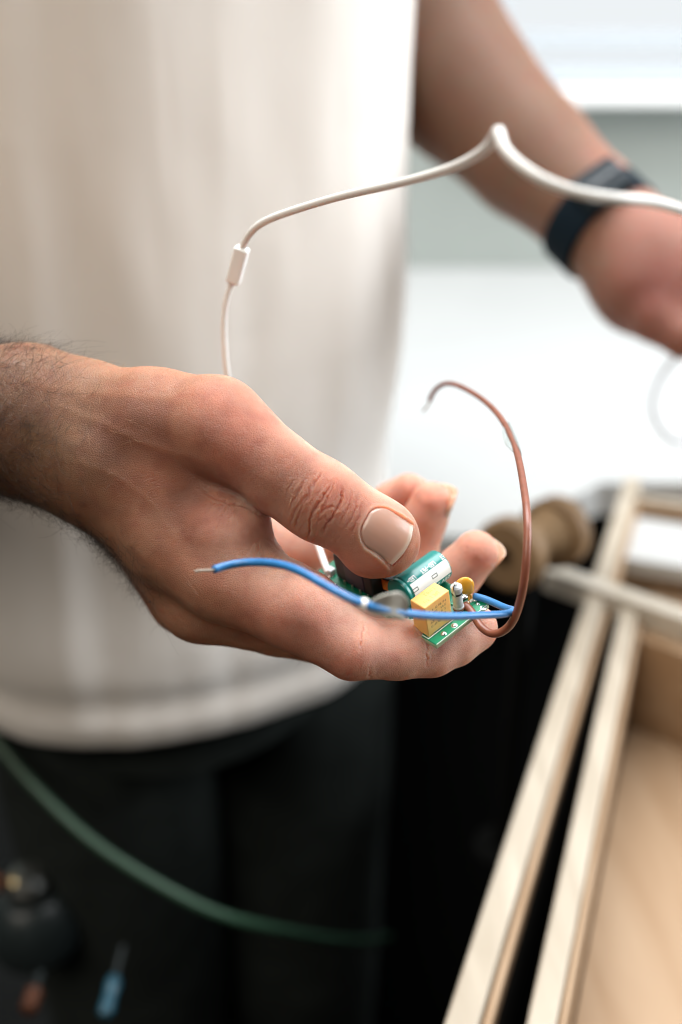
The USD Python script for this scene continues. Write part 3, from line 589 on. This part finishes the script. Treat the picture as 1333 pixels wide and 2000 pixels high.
# ------------------------------------------------------------------ the circuit board
BN = np.array([-.1553, .8035, -.5747]); BN = unit(BN); BC = np.array([25.686, -35.947, 267.735])
BE2 = np.array([41.206, -25.852, 277.653]) - BC; BE1 = np.array([-7.524, -18.152, 301.589]) - BC
BL, BW = np.linalg.norm(BE1), np.linalg.norm(BE2); bu, bv = BE2 / BW, BE1 / BL; bv = unit(bv - bu * (bv @ bu)); BN = unit(np.cross(bv, bu)) if np.cross(bv, bu) @ BN > 0 else unit(np.cross(bu, bv))
RH = np.sign(np.dot(np.cross(bu, bv), BN))
def bp(u, v, h): return BC + bu * u + bv * v + BN * h             # a place on the board: across, along, above
def uv(px, py, h=0):
    d = P(px, py, 1.0); t = ((BC + BN * h) @ BN) / (d @ BN); q = d * t - BC; return q @ bu, q @ bv
def onboard(m, u, v, h, rot=0):                                  # local x across (u), y along (v), z above
    x, y = bu * math.cos(rot) + bv * math.sin(rot), -bu * math.sin(rot) + bv * math.cos(rot)
    m = frame_mesh(m, bp(u, v, h), x, y, BN)
    if RH < 0: m.invert()
    return inroom(m)
board = thing("circuit_board", "small green circuit board with capacitors, coil and coloured wires resting on the fingers", "circuit board")
TH = 1.3
def slab(u0, u1, v0, v1, h0, h1, r=.0): m = rbox((u1 - u0, v1 - v0, h1 - h0), max(r, .03), 6); return onboard(m, (u0 + u1) / 2, (v0 + v1) / 2, (h0 + h1) / 2)
pb = obj("board", slab(0, BW, 0, BL, -TH, 0, .12), "pcb", board)
obj("edge_strip", slab(.35, BW - .35, .35, 3.1, -.02, .045), "pcb_light", pb); obj("edge_strip", slab(BW - 3.6, BW - .35, 3.5, 7.0, -.02, .045), "pcb_light", pb)
obj("board_edge", cat_([slab(-.02, BW + .02, -.05, .02, -TH + .1, -.1), slab(-.05, .02, 0, BL, -TH + .1, -.1)]), "pcb_edge", pb)
silk = [slab(.4, 14.5, 3.35, 3.6, .0, .05), slab(.4, .65, 3.6, 20, 0, .05), slab(.3, BW - .3, .12, .3, 0, .05), slab(.9, 14, 4.0, 4.15, 0, .05)]
def flat_text(s, hgt, u, v, rot, h=.0, bold=True):
    m = meshkit.text_mesh(s, hgt, .05, bold)
    if RH < 0: m.apply_scale([1, 1, 1])
    x, y = bu * math.cos(rot) + bv * math.sin(rot), None
    yd = np.cross(BN, x); return inroom(frame_mesh(m, bp(u, v, h), x, yd, BN))
silk += [flat_text("R2", 1.7, *uv(800, 1225), math.radians(0)), flat_text("10", 1.9, *uv(789, 1220), 0.0), flat_text("C3", 1.3, *uv(770, 1213), 0.0), flat_text("B", 1.3, *uv(906, 1178), 0), flat_text("R5", 1.3, *uv(748, 1203), 0.0)]
obj("silkscreen", cat_(silk), "silk", pb, smooth=False)
dome = lathe([(0, .55), (.35, .48), (.65, .28), (.8, 0)], 18)
for k, (px, py, s) in enumerate([(867, 1238, 1.1), (888, 1222, 1.0), (803, 1222, .9), (916, 1176, .9), (928, 1172, 1.0), (903, 1183, 1.0), (934, 1180, .8), (645, 1125, 1.3), (636, 1131, 1.1), (655, 1143, .9), (740, 1198, .8), (722, 1189, .8)]):
    m = dome.copy(); m.apply_scale(s); obj("solder_joint", onboard(m, *uv(px, py), 0), "solder", pb)
ring_m = trimesh.creation.annulus(.55, .95, .05)
for px, py in ((888, 1222), (800, 1226), (945, 1187)): obj("solder_pad", onboard(ring_m, *uv(px, py), .03), "solder", pb)
for k in range(16):
    u, v = rng.uniform(14.5, 20.5), rng.uniform(4.5, 10); obj("chip", onboard(rbox((rng.uniform(.6, 1.5), rng.uniform(.5, .9), .45), .08, 6), u, v, .22), ("solder", "ferrite", "silk", "pcb_light")[k % 4], pb)
# yellow film capacitor
cu0, cv0 = uv(838, 1246); cu1, _ = uv(889, 1212)
cu0 = max(cu0, .5); CW, CD, CH = cu1 - cu0, 5.6, 10.4
capy = obj("film_capacitor", onboard(rbox((CW, CD, CH), .35, 14), cu0 + CW / 2, cv0 + CD / 2, CH / 2 + .25), "cap_yellow", board)
obj("capacitor_foot", cat_([onboard(rbox((CW * .2, .8, .6), .05), cu0 + CW * .12, cv0 + .5, .2), onboard(rbox((CW * .2, .8, .6), .05), cu0 + CW * .88, cv0 + .5, .2)]), "cap_yellow", capy)
def faint_print(rows, x0, x1, hgt):                               # worn print too faint to read: short strokes in rows
    out = []
    for r_, y in enumerate(rows):
        x = x0 + random.uniform(0, .5)
        while x < x1 - .5:
            if random.random() < .85:
                h_ = hgt * random.uniform(.75, 1); w_ = random.uniform(.28, .5)
                for q in random.sample([(0, 0, .14, h_), (w_, 0, .14, h_), (w_ / 2, h_ / 2, w_, .14), (w_ / 2, -h_ / 2, w_, .14), (w_ / 2, 0, w_, .14)], 3): out.append((x + q[0], y + q[1], q[2], q[3]))
            x += random.choice([.62, .68, .75, 1.1])
    return out
mat("print_faint", (.62, .35, .08), .5, .4)
obj("printing", cat_([onboard(rbox((c, .03, d_), .01, 4), cu0 + a, cv0 - .008, b) for a, b, c, d_ in faint_print([CH - 2.0 - 1.35 * k for k in range(5)], 1.2, CW - 1.4, .75)]), "print_grey", capy, smooth=False)
obj("printing", cat_([onboard(rbox((c, d_, .03), .01, 4), cu0 + a, cv0 + b, CH + .258) for a, b, c, d_ in faint_print([1.7, 3.8], 1.4, CW - 1.4, 1.2)]), "print_faint", capy, smooth=False)
# green electrolytic capacitor lying across the board
CR = 4.75
eu1, ev1 = uv(864, 1103, CR + .4); eu0, ev0 = uv(776, 1160, CR + .4); ev = (ev0 + ev1) / 2; EL = min(eu1 - eu0, 17.5)
def cylpt(a, x, r): return bp(eu0 + x, ev, CR + .4) + (BN * np.cos(a)[..., None] + -bv * np.sin(a)[..., None]) * r[..., None] + bu * 0   # a = 0 on top, growing towards the yellow capacitor
def cylpatch(a0, a1, x0, x1, r, na=40, nx=2):
    a, x = np.meshgrid(np.linspace(a0, a1, na), np.linspace(x0, x1, nx), indexing="ij")
    V = (bp(0, ev, CR + .4) + bu * (eu0 + x)[..., None] + (BN * np.cos(a)[..., None] - bv * np.sin(a)[..., None]) * r).reshape(-1, 3)
    i = np.arange(na * nx).reshape(na, nx); q = np.stack([i[:-1, :-1], i[1:, :-1], i[1:, 1:], i[:-1, 1:]], -1).reshape(-1, 4)
    m = trimesh.Trimesh(to_world(V), np.vstack([q[:, [0, 1, 2]], q[:, [0, 2, 3]]]), process=False)
    mid = m.vertices.mean(0) - to_world(bp(eu0 + (x0 + x1) / 2, ev, CR + .4))
    if m.face_normals.mean(0) @ mid < 0: m.invert()
    return m
prof = [(0, 0), (CR - 1.2, 0), (CR - .9, .15), (CR - .25, .12), (CR, .45), (CR, .9), (CR - .22, 1.35), (CR - .22, 1.7), (CR, 2.1), (CR, EL - .6), (CR - .12, EL - .25), (CR - .5, EL), (CR - .8, EL - .05), (CR - .9, EL - .2), (0, EL - .2)]
body = frame_mesh(lathe(prof, 64), bp(eu0, ev, CR + .4), BN, np.cross(bu, BN), bu); body = inroom(body)
ecap = obj("electrolytic_capacitor", body, "sleeve_teal", board, smooth=35)
A0, A1 = math.radians(38), math.radians(92)
obj("stripe", cylpatch(A0, A1, 2.1, EL - .6, CR + .025), "sleeve_white", ecap, smooth=True)
def bend(m, x0, a_c, sgn=-1):                                    # text plane -> round the can; reads towards the near end
    v = m.vertices; x = x0 + sgn * v[:, 0]; a = a_c + (-sgn) * 0 + v[:, 1] * sgn * -1 / CR * 1.0
    r = CR + .03 + v[:, 2]
    V = bp(0, ev, CR + .4) + bu * (eu0 + x)[:, None] + (BN * np.cos(a)[:, None] - bv * np.sin(a)[:, None]) * r[:, None]
    m2 = trimesh.Trimesh(to_world(V), m.faces, process=False)
    if m2.volume < 0: m2.invert()
    return m2
lett = []
for x in (EL + 4.0, EL - 3.9, EL - 11.8):
    t = meshkit.text_mesh("LED-PET", 1.3, .03, True); t.apply_scale([5.7 / t.bounds[1, 0], 1, 1])
    b_ = bend(t, x, math.radians(19))
    lett.append(b_)
# trim letters that would run past the can's ends
loc = [];
for m in lett:
    q = (np.linalg.inv(R) @ ((m.triangles_center - [0, 0, CAMZ]) * 1000).T).T - bp(eu0, ev, CR + .4); s = q @ bu
    m.update_faces((s > 2.2) & (s < EL - .5)); loc.append(m)
obj("lettering", cat_(loc), "sleeve_white", ecap, smooth=False)
marks = []
for xc in (EL - 14.2, EL - 6.6):
    w2, ac, da = 1.05, (A0 + A1) / 2 - .02, .115
    if xc + w2 > EL - .7: w2 = EL - .7 - xc
    for a0, a1, xa, xb in ((ac - da, ac + da, xc - w2, xc - w2 + .2), (ac - da, ac + da, xc + w2 - .2, xc + w2), (ac - da, ac - da + .045, xc - w2, xc + w2), (ac + da - .045, ac + da, xc - w2, xc + w2)): marks.append(cylpatch(a0, a1, xa, xb, CR + .05, 8))
obj("polarity_mark", cat_(marks), "ink_dark", ecap, smooth=True)
val = meshkit.text_mesh("10\u00b5F", 1.3, .03, True); val2 = meshkit.text_mesh("25V", 1.3, .03, True)
obj("lettering", cat_([bend(val, EL - 5.0, math.radians(99)), bend(val2, EL - .9, math.radians(99))]), "sleeve_white", ecap, smooth=False)
# leads of the capacitor
obj("lead", inroom(tube(spline([bp(eu0, ev - 1.6, 4), bp(eu0 - 1.1, ev - 2.4, 3.6), bp(eu0 - 1.5, ev - 3.4, 1.8), bp(*uv(803, 1222), 0)], 30), .3, 10)), "solder", ecap, smooth=True)
# standing grey resistor with a black band
gu_, gv_ = uv(897, 1192)
gr = obj("resistor", onboard(lathe([(0, 0), (1.3, 0), (1.6, .4), (1.6, 1.4), (1.42, 1.7), (1.42, 6.6), (1.62, 7.0), (1.62, 8.4), (1.2, 8.9), (0, 8.9)], 32), gu_, gv_, .3), "grey_body", board)
obj("band", onboard(lathe([(1.44, 5.9), (1.5, 5.9), (1.5, 6.5), (1.44, 6.5)], 32), gu_, gv_, .3), "black_paint", gr); obj("band", onboard(lathe([(1.61, .5), (1.65, .5), (1.65, 1.1), (1.61, 1.1)], 32), gu_, gv_, .3), "brown_paint", gr)
obj("lead", inroom(tube(spline([bp(gu_, gv_, 9.1), bp(gu_ - .1, gv_, 10.1), bp(gu_ - .6, gv_ - .3, 10.5), bp(gu_ - 1.3, gv_ - .5, 10.1), bp(gu_ - 1.8, gv_ - .6, 8.8), bp(gu_ - 2.0, gv_ - .6, .2)], 40), .33, 10)), "solder", gr, smooth=True)
# yellow disc capacitor
du_, dv_ = uv(927, 1172); dc = P(909, 1146, 0) * 0
disc = trimesh.creation.icosphere(4, 1.0); disc.apply_scale([2.75, 1.3, 3.15])
dcu, dcv = uv(908, 1145, 4.6)
disc.vertices[:, 1] *= 1; low_ = disc.vertices[:, 2] < -1.2; disc.vertices[low_, 0] += (-disc.vertices[low_, 2] - 1.2) * .5
dk = obj("disc_capacitor", onboard(disc, dcu, dcv, 4.6, -.62), "disc_yellow", board, smooth=True)
obj("lead", cat_([inroom(tube(spline([bp(dcu + .4, dcv - .2, 3.2), bp(dcu + 1.0, dcv - .3, 1.6), bp(du_ - .3 + o, dv_, .0)], 16), [.62] * 5 + list(np.linspace(.6, .25, 11)), 10)) for o in (0, -2.0)]), "disc_yellow", dk, smooth=True)
# coil and transformer below the thumb
ou, ov = uv(768, 1120, 5)
coil = obj("coil", onboard(lathe([(0, 0), (4.3, 0), (4.3, .9), (3.6, 1.0), (3.6, 5.4), (4.3, 5.5), (4.3, 6.2), (0, 6.2)], 40), ou, ov, .2), "ferrite", board)
wind = [(3.62 + .32, .95)]
turns = np.linspace(0, 2 * np.pi * 11, 11 * 28); hh = 1.4 + turns / turns[-1] * 3.7
obj("winding", onboard(tube(np.stack([3.85 * np.cos(turns), 3.85 * np.sin(turns), hh], -1), .3, 8), ou, ov, .2), "coil_orange", coil, smooth=True)
for k in range(7):
    a = math.radians(200 + k * 24); obj("pin", onboard(rbox((.35, .35, .5), .08, 6), ou + 4.6 * math.cos(a), ov + 4.6 * math.sin(a), .9), "copper", coil)
tu, tv = uv(697, 1180); tu = max(tu, 4.0)
tr = obj("transformer", onboard(rbox((11.5, 16.5, 8.8), .6, 10), tu + 4.0, tv + 5.6, 4.6), "ferrite", board)
obj("winding_tape", onboard(rbox((11.9, 8.6, 7.8), .5, 10), tu + 4.0, tv + 5.0, 4.3), "tape_navy", tr)
for k in range(4): obj("pin", onboard(rbox((.5, .5, 1.4), .1, 6), max(tu - 2.2, .9), tv - .8 + k * 3.4, .6), "solder", tr)
obj("diode", onboard(lathe([(0, 0), (1.5, 0), (1.6, .3), (1.6, 5.8), (1.4, 6.2), (0, 6.2)], 24), *uv(800, 1110, 3), .2), "black_paint", board)
lu_, lv_ = uv(640, 1122)
obj("connector_block", onboard(rbox((2.2, 2.6, 2.0), .2, 8), lu_ + 1, lv_ - .6, 1.0), "grey_body", board)
# wires
def wire(name, pts, r, m, parent, n=110, smooth=True): return obj(name, inroom(tube(spline(pts, n), r, 16)), m, parent, smooth=smooth)
bstart = bp(*uv(927, 1165, .9), .9)
bl_path = spline([bstart, P(962, 1176, 276), P(990, 1188, 271), P(1003, 1193, 266), P(992, 1198, 262), P(960, 1201, 257), P(880, 1204, 245), P(780, 1196, 231), P(712, 1180, 226), P(640, 1146, 230), P(575, 1111, 237), P(520, 1099, 243), P(470, 1100, 246), P(418, 1113, 244)], 220)
wb_ = obj("blue_wire", inroom(tube(bl_path, 1.0, 18)), "wire_blue", board, smooth=True)
tip = P(418, 1113, 244)
obj("bare_end", inroom(tube(spline([tip + (P(430, 1110, 244.3) - tip) * .5, tip, P(398, 1114, 244), P(380, 1117, 244)], 20), .32, 10)), "wire_ends", wb_, smooth=True)
obj("blue_wire_collar", inroom(tube(np.linspace(P(719, 1182, 226), P(703, 1177, 226.6), 6), [1.2, 1.34, 1.38, 1.38, 1.32, 1.1], 20)), "plug_white", wb_, smooth=True)
def flag(path, out, w, thick, wob):                              # adhesive tape folded round a wire
    n, k = len(path), 12; V = []
    tan_ = np.gradient(path, axis=0); tan_ /= np.linalg.norm(tan_, axis=1, keepdims=True)
    for s in (-1, 1):
        for i in range(n):
            o = unit(out - tan_[i] * (out @ tan_[i])); nn_ = np.cross(tan_[i], o); e = math.sin(math.pi * (i + .5) / n) ** .35
            for j in range(k):
                t = j / (k - 1); V.append(path[i] + o * (w * t * e - 1.2) + nn_ * (s * (1.05 * math.cos(min(t * 2.6, 1) * 1.57) + thick) + wob * math.sin(t * 3 + i * .35) * t))
    V = np.array(V); i = np.arange(n * k).reshape(n, k); q = np.stack([i[:-1, :-1], i[1:, :-1], i[1:, 1:], i[:-1, 1:]], -1).reshape(-1, 4); o2 = n * k
    rim = np.r_[i[:, 0], i[-1, 1:], i[-2::-1, -1], i[0, -2:0:-1]]; rn_ = np.roll(rim, -1)
    qq = np.vstack([q, q[:, ::-1] + o2, np.stack([rim, rim + o2, rn_ + o2, rn_], 1)]); m = trimesh.Trimesh(V, np.vstack([qq[:, [0, 1, 2]], qq[:, [0, 2, 3]]]), process=False)
    m.fix_normals(); return inroom(m)
obj("tape_tag", flag(spline([P(722, 1183, 226.5), P(750, 1190, 228), P(790, 1198, 232)], 24), np.array([.1, .9, -.5]), 6.2, .25, .35), "tape_grey", wb_, smooth=True)
br0 = bp(*uv(906, 1180, .8), .6)
br_path = spline([br0, P(925, 1200, 276), P(942, 1226, 272), P(965, 1238, 269), P(990, 1228, 266), P(1012, 1190, 261), P(1026, 1120, 255), P(1031, 1040, 256), P(1025, 960, 268), P(1012, 890, 285), P(992, 838, 302), P(955, 790, 322), P(905, 757, 340), P(868, 750, 352), P(846, 768, 360), P(840, 782, 363)], 240)
s_ = np.linspace(0, 1, 240)
wr_ = obj("brown_wire", inroom(tube(br_path, 1.15 - .35 * s_, 18)), "wire_brown", board, smooth=True)
obj("bare_end", inroom(tube(spline([P(842, 776, 362), P(838, 788, 364), P(826, 803, 367)], 16), .4, 10)), "solder", wr_, smooth=True)
i0 = int(np.argmin(np.linalg.norm(br_path - P(1011, 886, 286), axis=1))); i1 = int(np.argmin(np.linalg.norm(br_path - P(986, 832, 304), axis=1)))
obj("tape_tag", flag(br_path[i0:i1 + 1], np.array([-.9, -.35, -.1]), 3.6, .2, .5), "tape_clear", wr_, smooth=True)
obj("white_lead", inroom(tube(spline([bp(*uv(642, 1120, 1), 1.0), P(634, 1100, 304), P(624, 1072, 312), P(596, 1000, 326), P(520, 870, 334), P(462, 785, 330), P(447, 745, 326), P(440, 690, 322), P(438, 620, 318), P(445, 575, 315), P(455, 548, 313)], 160), 1.05, 16)), "wire_white", board, smooth=True)
cord = thing("white_cable", "thin white cord with a small plug rising from behind the thumb to the far hand", "cord")
pa, pb_ = P(455, 552, 313), P(474, 483, 307); pax = unit(pb_ - pa); side_ = unit(np.cross(pax, (0, 0, 1))); fr_ = np.cross(pax, side_)
plug = frame_mesh(rbox((4.6, 4.2, np.linalg.norm(pb_ - pa)), .8, 14), (pa + pb_) / 2, side_, fr_, pax); plug.fix_normals()
pg = obj("plug", inroom(plug), "plug_white", cord)
obj("plug_latch", inroom(frame_mesh(rbox((1.8, 1.2, 5.0), .3, 10), (pa + pb_) / 2 - fr_ * 2.3, side_, fr_, pax)), "plug_white", pg)
obj("cord", inroom(tube(spline([P(472, 490, 307.5), P(482, 466, 304), P(505, 440, 298), P(560, 415, 290), P(640, 390, 280), P(740, 366, 260), P(830, 344, 240), P(900, 320, 224), P(945, 293, 212), P(966, 268, 205), P(973, 256, 202), P(977, 262, 199.5), P(982, 282, 198), P(1005, 312, 196), P(1060, 350, 194), P(1130, 376, 194), P(1200, 387, 196), P(1262, 392, 202), P(1333, 410, 214), P(1450, 470, 330), P(1450, 560, 480), P(1420, 640, 545)], 330), 1.14, 18)), "wire_white", cord, smooth=True)
loop = thing("thin_white_cable", "thin pale cable loop hanging below the far hand at the right edge", "cable")
obj("loop", to_world_mesh := trimesh.Trimesh(*(lambda m: (to_world(m.vertices), m.faces))(tube(spline([P(1400, 650, 550), P(1330, 690, 545), P(1290, 740, 540), P(1275, 800, 540), P(1300, 850, 545), P(1345, 860, 560), P(1400, 800, 570)], 80), 1.0, 12)), process=False), "loop_grey", loop, smooth=True)

# ------------------------------------------------------------------ the setting and the furniture
def bx(x0, x1, y0, y1, z0, z1, r=.002): m = rbox((x1 - x0, y1 - y0, z1 - z0), min(r, .45 * min(x1 - x0, y1 - y0, z1 - z0)), 8); m.apply_translation(((x0 + x1) / 2, (y0 + y1) / 2, (z0 + z1) / 2)); return m
tag(obj("floor", trimesh.creation.box((12, 12, .02)).apply_translation((0, 2, -.01)), "floor", smooth=False), kind="structure")
ZT = .90
WY = ground(950, 527, ZT)[1] + .02                               # where table meets wall
z_sill = CAMZ + (W(1200, 198, 1000)[2] - CAMZ) * (WY) / W(1200, 198, 1000)[1]
z_bar0 = CAMZ + (W(1200, 95, 1000)[2] - CAMZ) * WY / W(1200, 95, 1000)[1]; z_bar1 = CAMZ + (W(1200, 62, 1000)[2] - CAMZ) * WY / W(1200, 62, 1000)[1]
x_l = W(1000, 50, 1000)[0] * WY / W(1000, 50, 1000)[1]
WT = bx(-3, 3.5, WY, WY + .12, 0, z_sill - .0, .004)
wall = obj("wall", cat_([WT, bx(-3, x_l - .06, WY, WY + .12, z_sill + .0005, 3, .004)]), "wall", smooth=30); tag(wall, kind="structure")
win = thing("window", "bright white framed window above the grey wall strip", "window")
obj("sill", bx(x_l - .10, 3.4, WY - .07, WY + .05, z_sill - .002, z_sill + .020, .004), "white_paint", win)
obj("window_frame", cat_([bx(x_l - .055, 3.4, WY + .04, WY + .09, z_sill + .022, z_sill + .05), bx(x_l - .055, x_l, WY + .04, WY + .09, z_sill + .052, 2.6), bx(x_l + .002, 3.4, WY + .035, WY + .095, z_bar0, z_bar1)]), "frame_grey", win)
obj("pane", bx(x_l - .05, 3.4, WY + .10, WY + .105, z_sill + .03, 2.6, .001), "pane", win, smooth=False)
tab = thing("workbench", "long white table top along the wall below the window", "table")
ZB = CAMZ - .33
from shapely.geometry import Polygon
qa, qb = ground(1150, 1165, ZB), ground(1222, 930, ZB)
tp_ = trimesh.creation.extrude_polygon(Polygon([(-.02, .675), (qa[0] - .03, .675), (qb[0] - .012, qb[1] + .03), (3.2, qb[1] + .10), (3.2, WY - .003), (-.02, WY - .003)]), .03, engine="earcut"); tp_.apply_translation((0, 0, ZT - .03))
obj("tabletop", tp_, "table_white", tab, smooth=False)
obj("shade_panel", bx(-.02, 3.15, .82, .84, .02, ZT - .0315), "black_matte", tab)  # black sheet added to keep the space below the table dark
for x in (.9, 3.1): obj("leg", bx(x, x + .05, WY - .12, WY - .07, 0, ZT - .031, .004), "white_paint", tab)
# plywood cabinet and drawer at the right
ZB = CAMZ - .33
d1 = np.r_[unit((ground(1150, 1170, ZB) - ground(870, 2000, ZB))[:2]), 0]
def plank(p0, p1, side, width, z0, z1, r=.0015):                  # a board standing along p0-p1, its width to the given side
    d = unit(np.r_[(p1 - p0)[:2], 0]); n_ = np.array([d[1], -d[0], 0]) * side; L = np.linalg.norm((p1 - p0)[:2])
    m = rbox((L, width, z1 - z0), r, 8); c = (p0 + p1) / 2 + n_ * width / 2; c[2] = (z0 + z1) / 2
    m = frame_mesh(m, c, d, np.cross((0, 0, 1), d), np.array([0, 0, 1.])); return m
cab = thing("plywood_cabinet", "pale plywood cabinet frame with open compartments beside the person", "cabinet")
a0, a1 = ground(870, 2000, ZB), ground(1152, 1165, ZB); a2 = ground(1218, 945, ZB)
obj("side_panel", plank(a0 - d1 * .12, a2 + d1 * .02, 1, .0118, ZB - .022, ZB), "ply_edge", cab)
obj("side_panel", plank(a0 - d1 * .12 + np.array([d1[1], -d1[0], 0]) * .0121, a2 + np.array([d1[1], -d1[0], 0]) * .0121, 1, .004, ZB - .020, ZB - .005), "ply_face", cab)
obj("gap_shade", plank(a0 - d1 * .12, a1 - d1 * .01, 1, .0158, ZB - .16, ZB - .0225), "black_matte", cab)  # black plank standing in for the shade inside the gap
c0, c1 = ground(1084, 1098, ZB + .005), ground(1420, 1213, ZB + .005)
obj("cross_rail", plank(c0, c1, 1, .0145, ZB - .011, ZB + .005), "ply_edge_lit", cab)
e0, e1 = ground(1222, 962, ZB), ground(1420, 990, ZB)
obj("back_panel", plank(e0, e1, 1, .006, ZB - .09, ZB), "ply_edge", cab)
obj("back_panel", plank(e0 + (0, -.0065, 0), e1 + (0, -.0065, 0), 1, .004, ZB - .09, ZB - .004), "ply_face", cab)
sh = thing("white_tray", "white tray lying in the far compartment of the plywood cabinet", "tray")
s0, s1 = ground(1205, 1012, ZB - .014), ground(1420, 1045, ZB - .014)
dn = unit(np.r_[(s1 - s0)[:2], 0]); pn = np.array([dn[1], -dn[0], 0]); L_ = np.linalg.norm((s1 - s0)[:2]); s2 = ground(1190, 1088, ZB - .014); wd_ = abs((s2 - s0) @ pn)
tray = frame_mesh(rbox((L_, wd_, .008), .002, 10), (s0 + s1) / 2 + pn * wd_ / 2, dn, np.cross((0, 0, 1), dn), np.array([0, 0, 1.]))
obj("tray_base", tray, "table_white", sh); obj("tray_rim", plank(s0 + pn * wd_, s1 + pn * wd_, 1, .006, ZB - .022, ZB - .009), "table_white", sh)
drw = thing("plywood_box", "open plywood box with a tan bottom at the lower right", "box")
b0, b1 = ground(1028, 2000, ZB), ground(1213, 1185, ZB)
db = np.r_[unit((b1 - b0)[:2]), 0]; nb = np.array([db[1], -db[0], 0])
obj("side_panel", plank(b0 - db * .12, b1, 1, .0106, ZB - .085, ZB), "ply_edge", drw)
obj("side_face", plank(b0 - db * .12 + nb * .0108, b1 + nb * .0108, 1, .003, ZB - .085, ZB - .003), "ply_face", drw)
cc = c0 + unit(np.r_[(c1 - c0)[:2], 0]) * 0
obj("back_panel", plank(b1 + nb * .013, b1 + nb * .013 + unit(np.r_[(c1 - c0)[:2], 0]) * .42, 1, .012, ZB - .085, ZB - .012), "ply_face", drw)
fl = frame_mesh(rbox((.75, .45, .006), .001, 6), (b0 + b1) / 2 + nb * .24 + np.array([0, 0, -.082]), db, np.cross((0, 0, 1), db), np.array([0, 0, 1.]))
obj("bottom", fl, "ply_face", drw)
dv = thing("paper_slip", "pale paper slip lying on the box bottom near its back right", "paper")
q0 = ground(1318, 1290, ZB - .078)
obj("sheet", frame_mesh(rbox((.07, .03, .0012), .0005, 6), q0 + np.array([.03, 0, 0]), db, np.cross((0, 0, 1), db), np.array([0, 0, 1.])), "ply_edge", dv)
tag(obj("cabinet_base", trimesh.creation.box((.9, .5, .5)).apply_translation((.62, .42, ZB - .45)), "black_matte", smooth=False), "black base unit standing under the plywood cabinet and drawer", "base unit")
# brown wooden spool standing where the cabinet meets the bench
spool = thing("wooden_spool", "brown round wooden spool at the corner where the cabinet rail meets the bench", "spool")
sp0, sp1 = W(1005, 1078, 590), W(1083, 1040, 622); sax = unit(sp1 - sp0); sl_ = np.linalg.norm(sp1 - sp0); su = unit(np.cross((0, 0, 1), sax)); sv = np.cross(sax, su)
def turned(prof): return frame_mesh(lathe(prof, 56), sp0, su, sv, sax)
rf = .0225
obj("flange", turned([(.006, -.011), (rf - .003, -.011), (rf, -.008), (rf, 0), (rf - .002, .002), (.006, .002)]), "spool_wood", spool)
obj("flange", turned([(.006, sl_ - .006), (rf - .002, sl_ - .006), (rf, sl_ - .004), (rf, sl_ + .007), (rf - .003, sl_ + .010), (.006, sl_ + .010)]), "spool_wood", spool)
cz = np.linspace(.0021, sl_ - .0061, 26); obj("core", turned([(.006, .0021)] + [(.0135 + .001 * math.sin(k * 1.9) + .004 * abs(2 * k / 25 - 1) ** 3, z) for k, z in enumerate(cz)] + [(.006, sl_ - .0061)]), "spool_wound", spool)
stp = W(1035, 1066, 603); stm = lathe([(0, ZB - .20 - stp[2]), (.020, ZB - .20 - stp[2]), (.020, ZB - .194 - stp[2]), (.006, ZB - .19 - stp[2]), (.006, -.012), (0, -.012)], 24); stm.apply_translation(stp); obj("stand", stm, "black_matte", spool)
# thin green tube in an arc, and tools in the dark lower left
arc_tube = thing("green_arc", "thin dark green tube hanging in an arc in front of the trousers", "arc_tube")
obj("arc_tube", tube(np.array([W(*a) for a in spline([(-60, 1370, 660), (10, 1470, 650), (90, 1560, 640), (190, 1650, 632), (310, 1727, 628), (430, 1786, 630), (540, 1815, 655), (630, 1832, 715), (700, 1838, 800), (760, 1830, 900)], 110)]), .0032, 14), "arc_green", arc_tube, smooth=True)
ZS = .63
tag(obj("low_shelf", bx(-.62, -.02, .12, .44, ZS - .03, ZS, .003), "black_matte"), "black low shelf holding tools at the lower left", "shelf")
def on_shelf(px, py, z=ZS): return ground(px, py, z)
kn = thing("metal_knob_tool", "dark rounded tool with a shiny warm metal cap at the left edge", "tool"); kp = on_shelf(75, 1840)
kb = lathe([(0, 0), (.030, 0), (.034, .01), (.033, .03), (.026, .045), (.020, .05), (0, .05)], 40); kb.apply_translation(kp); obj("tool_body", kb, "dark_plastic", kn)
kc = lathe([(0, .05), (.014, .05), (.016, .056), (.0155, .064), (.011, .070), (0, .072)], 36); kc.apply_translation(kp); obj("tool_cap", kc, "dark_metal", kn)
kd = trimesh.creation.icosphere(3, .006); kd.apply_translation(kp + np.array([-.006, -.006, .066])); obj("cap_button", kd, "brass", kn)
def handle_tool(name, label, cat, p0, p1, r, m1, m2):
    t = thing(name, label, cat); d = p1 - p0
    obj("handle", tube(np.linspace(p0, p0 + d * .55, 14), r * np.array([.7, .95, 1, 1, .95, .9, .88, .9, .95, 1, 1, .98, .9, .6]), 18), m1, t); obj("shaft", tube(np.linspace(p0 + d * .54, p1, 6), r * .35, 12), m2, t)
handle_tool("blue_screwdriver", "small tool with a light blue handle at the bottom left of the picture", "screwdriver", W(205, 1985, 585), W(240, 1850, 622), .0045, "tool_blue", "dark_plastic")
handle_tool("orange_screwdriver", "tool with an orange handle lying in the dark bottom left corner", "screwdriver", W(55, 1975, 585), W(80, 1900, 610), .0052, "tool_orange", "dark_plastic")
handle_tool("red_brown_screwdriver", "tool with a rust brown handle beside the metal cap at the left edge", "screwdriver", W(-10, 1735, 640), W(14, 1690, 640), .005, "tool_orange", "dark_plastic")
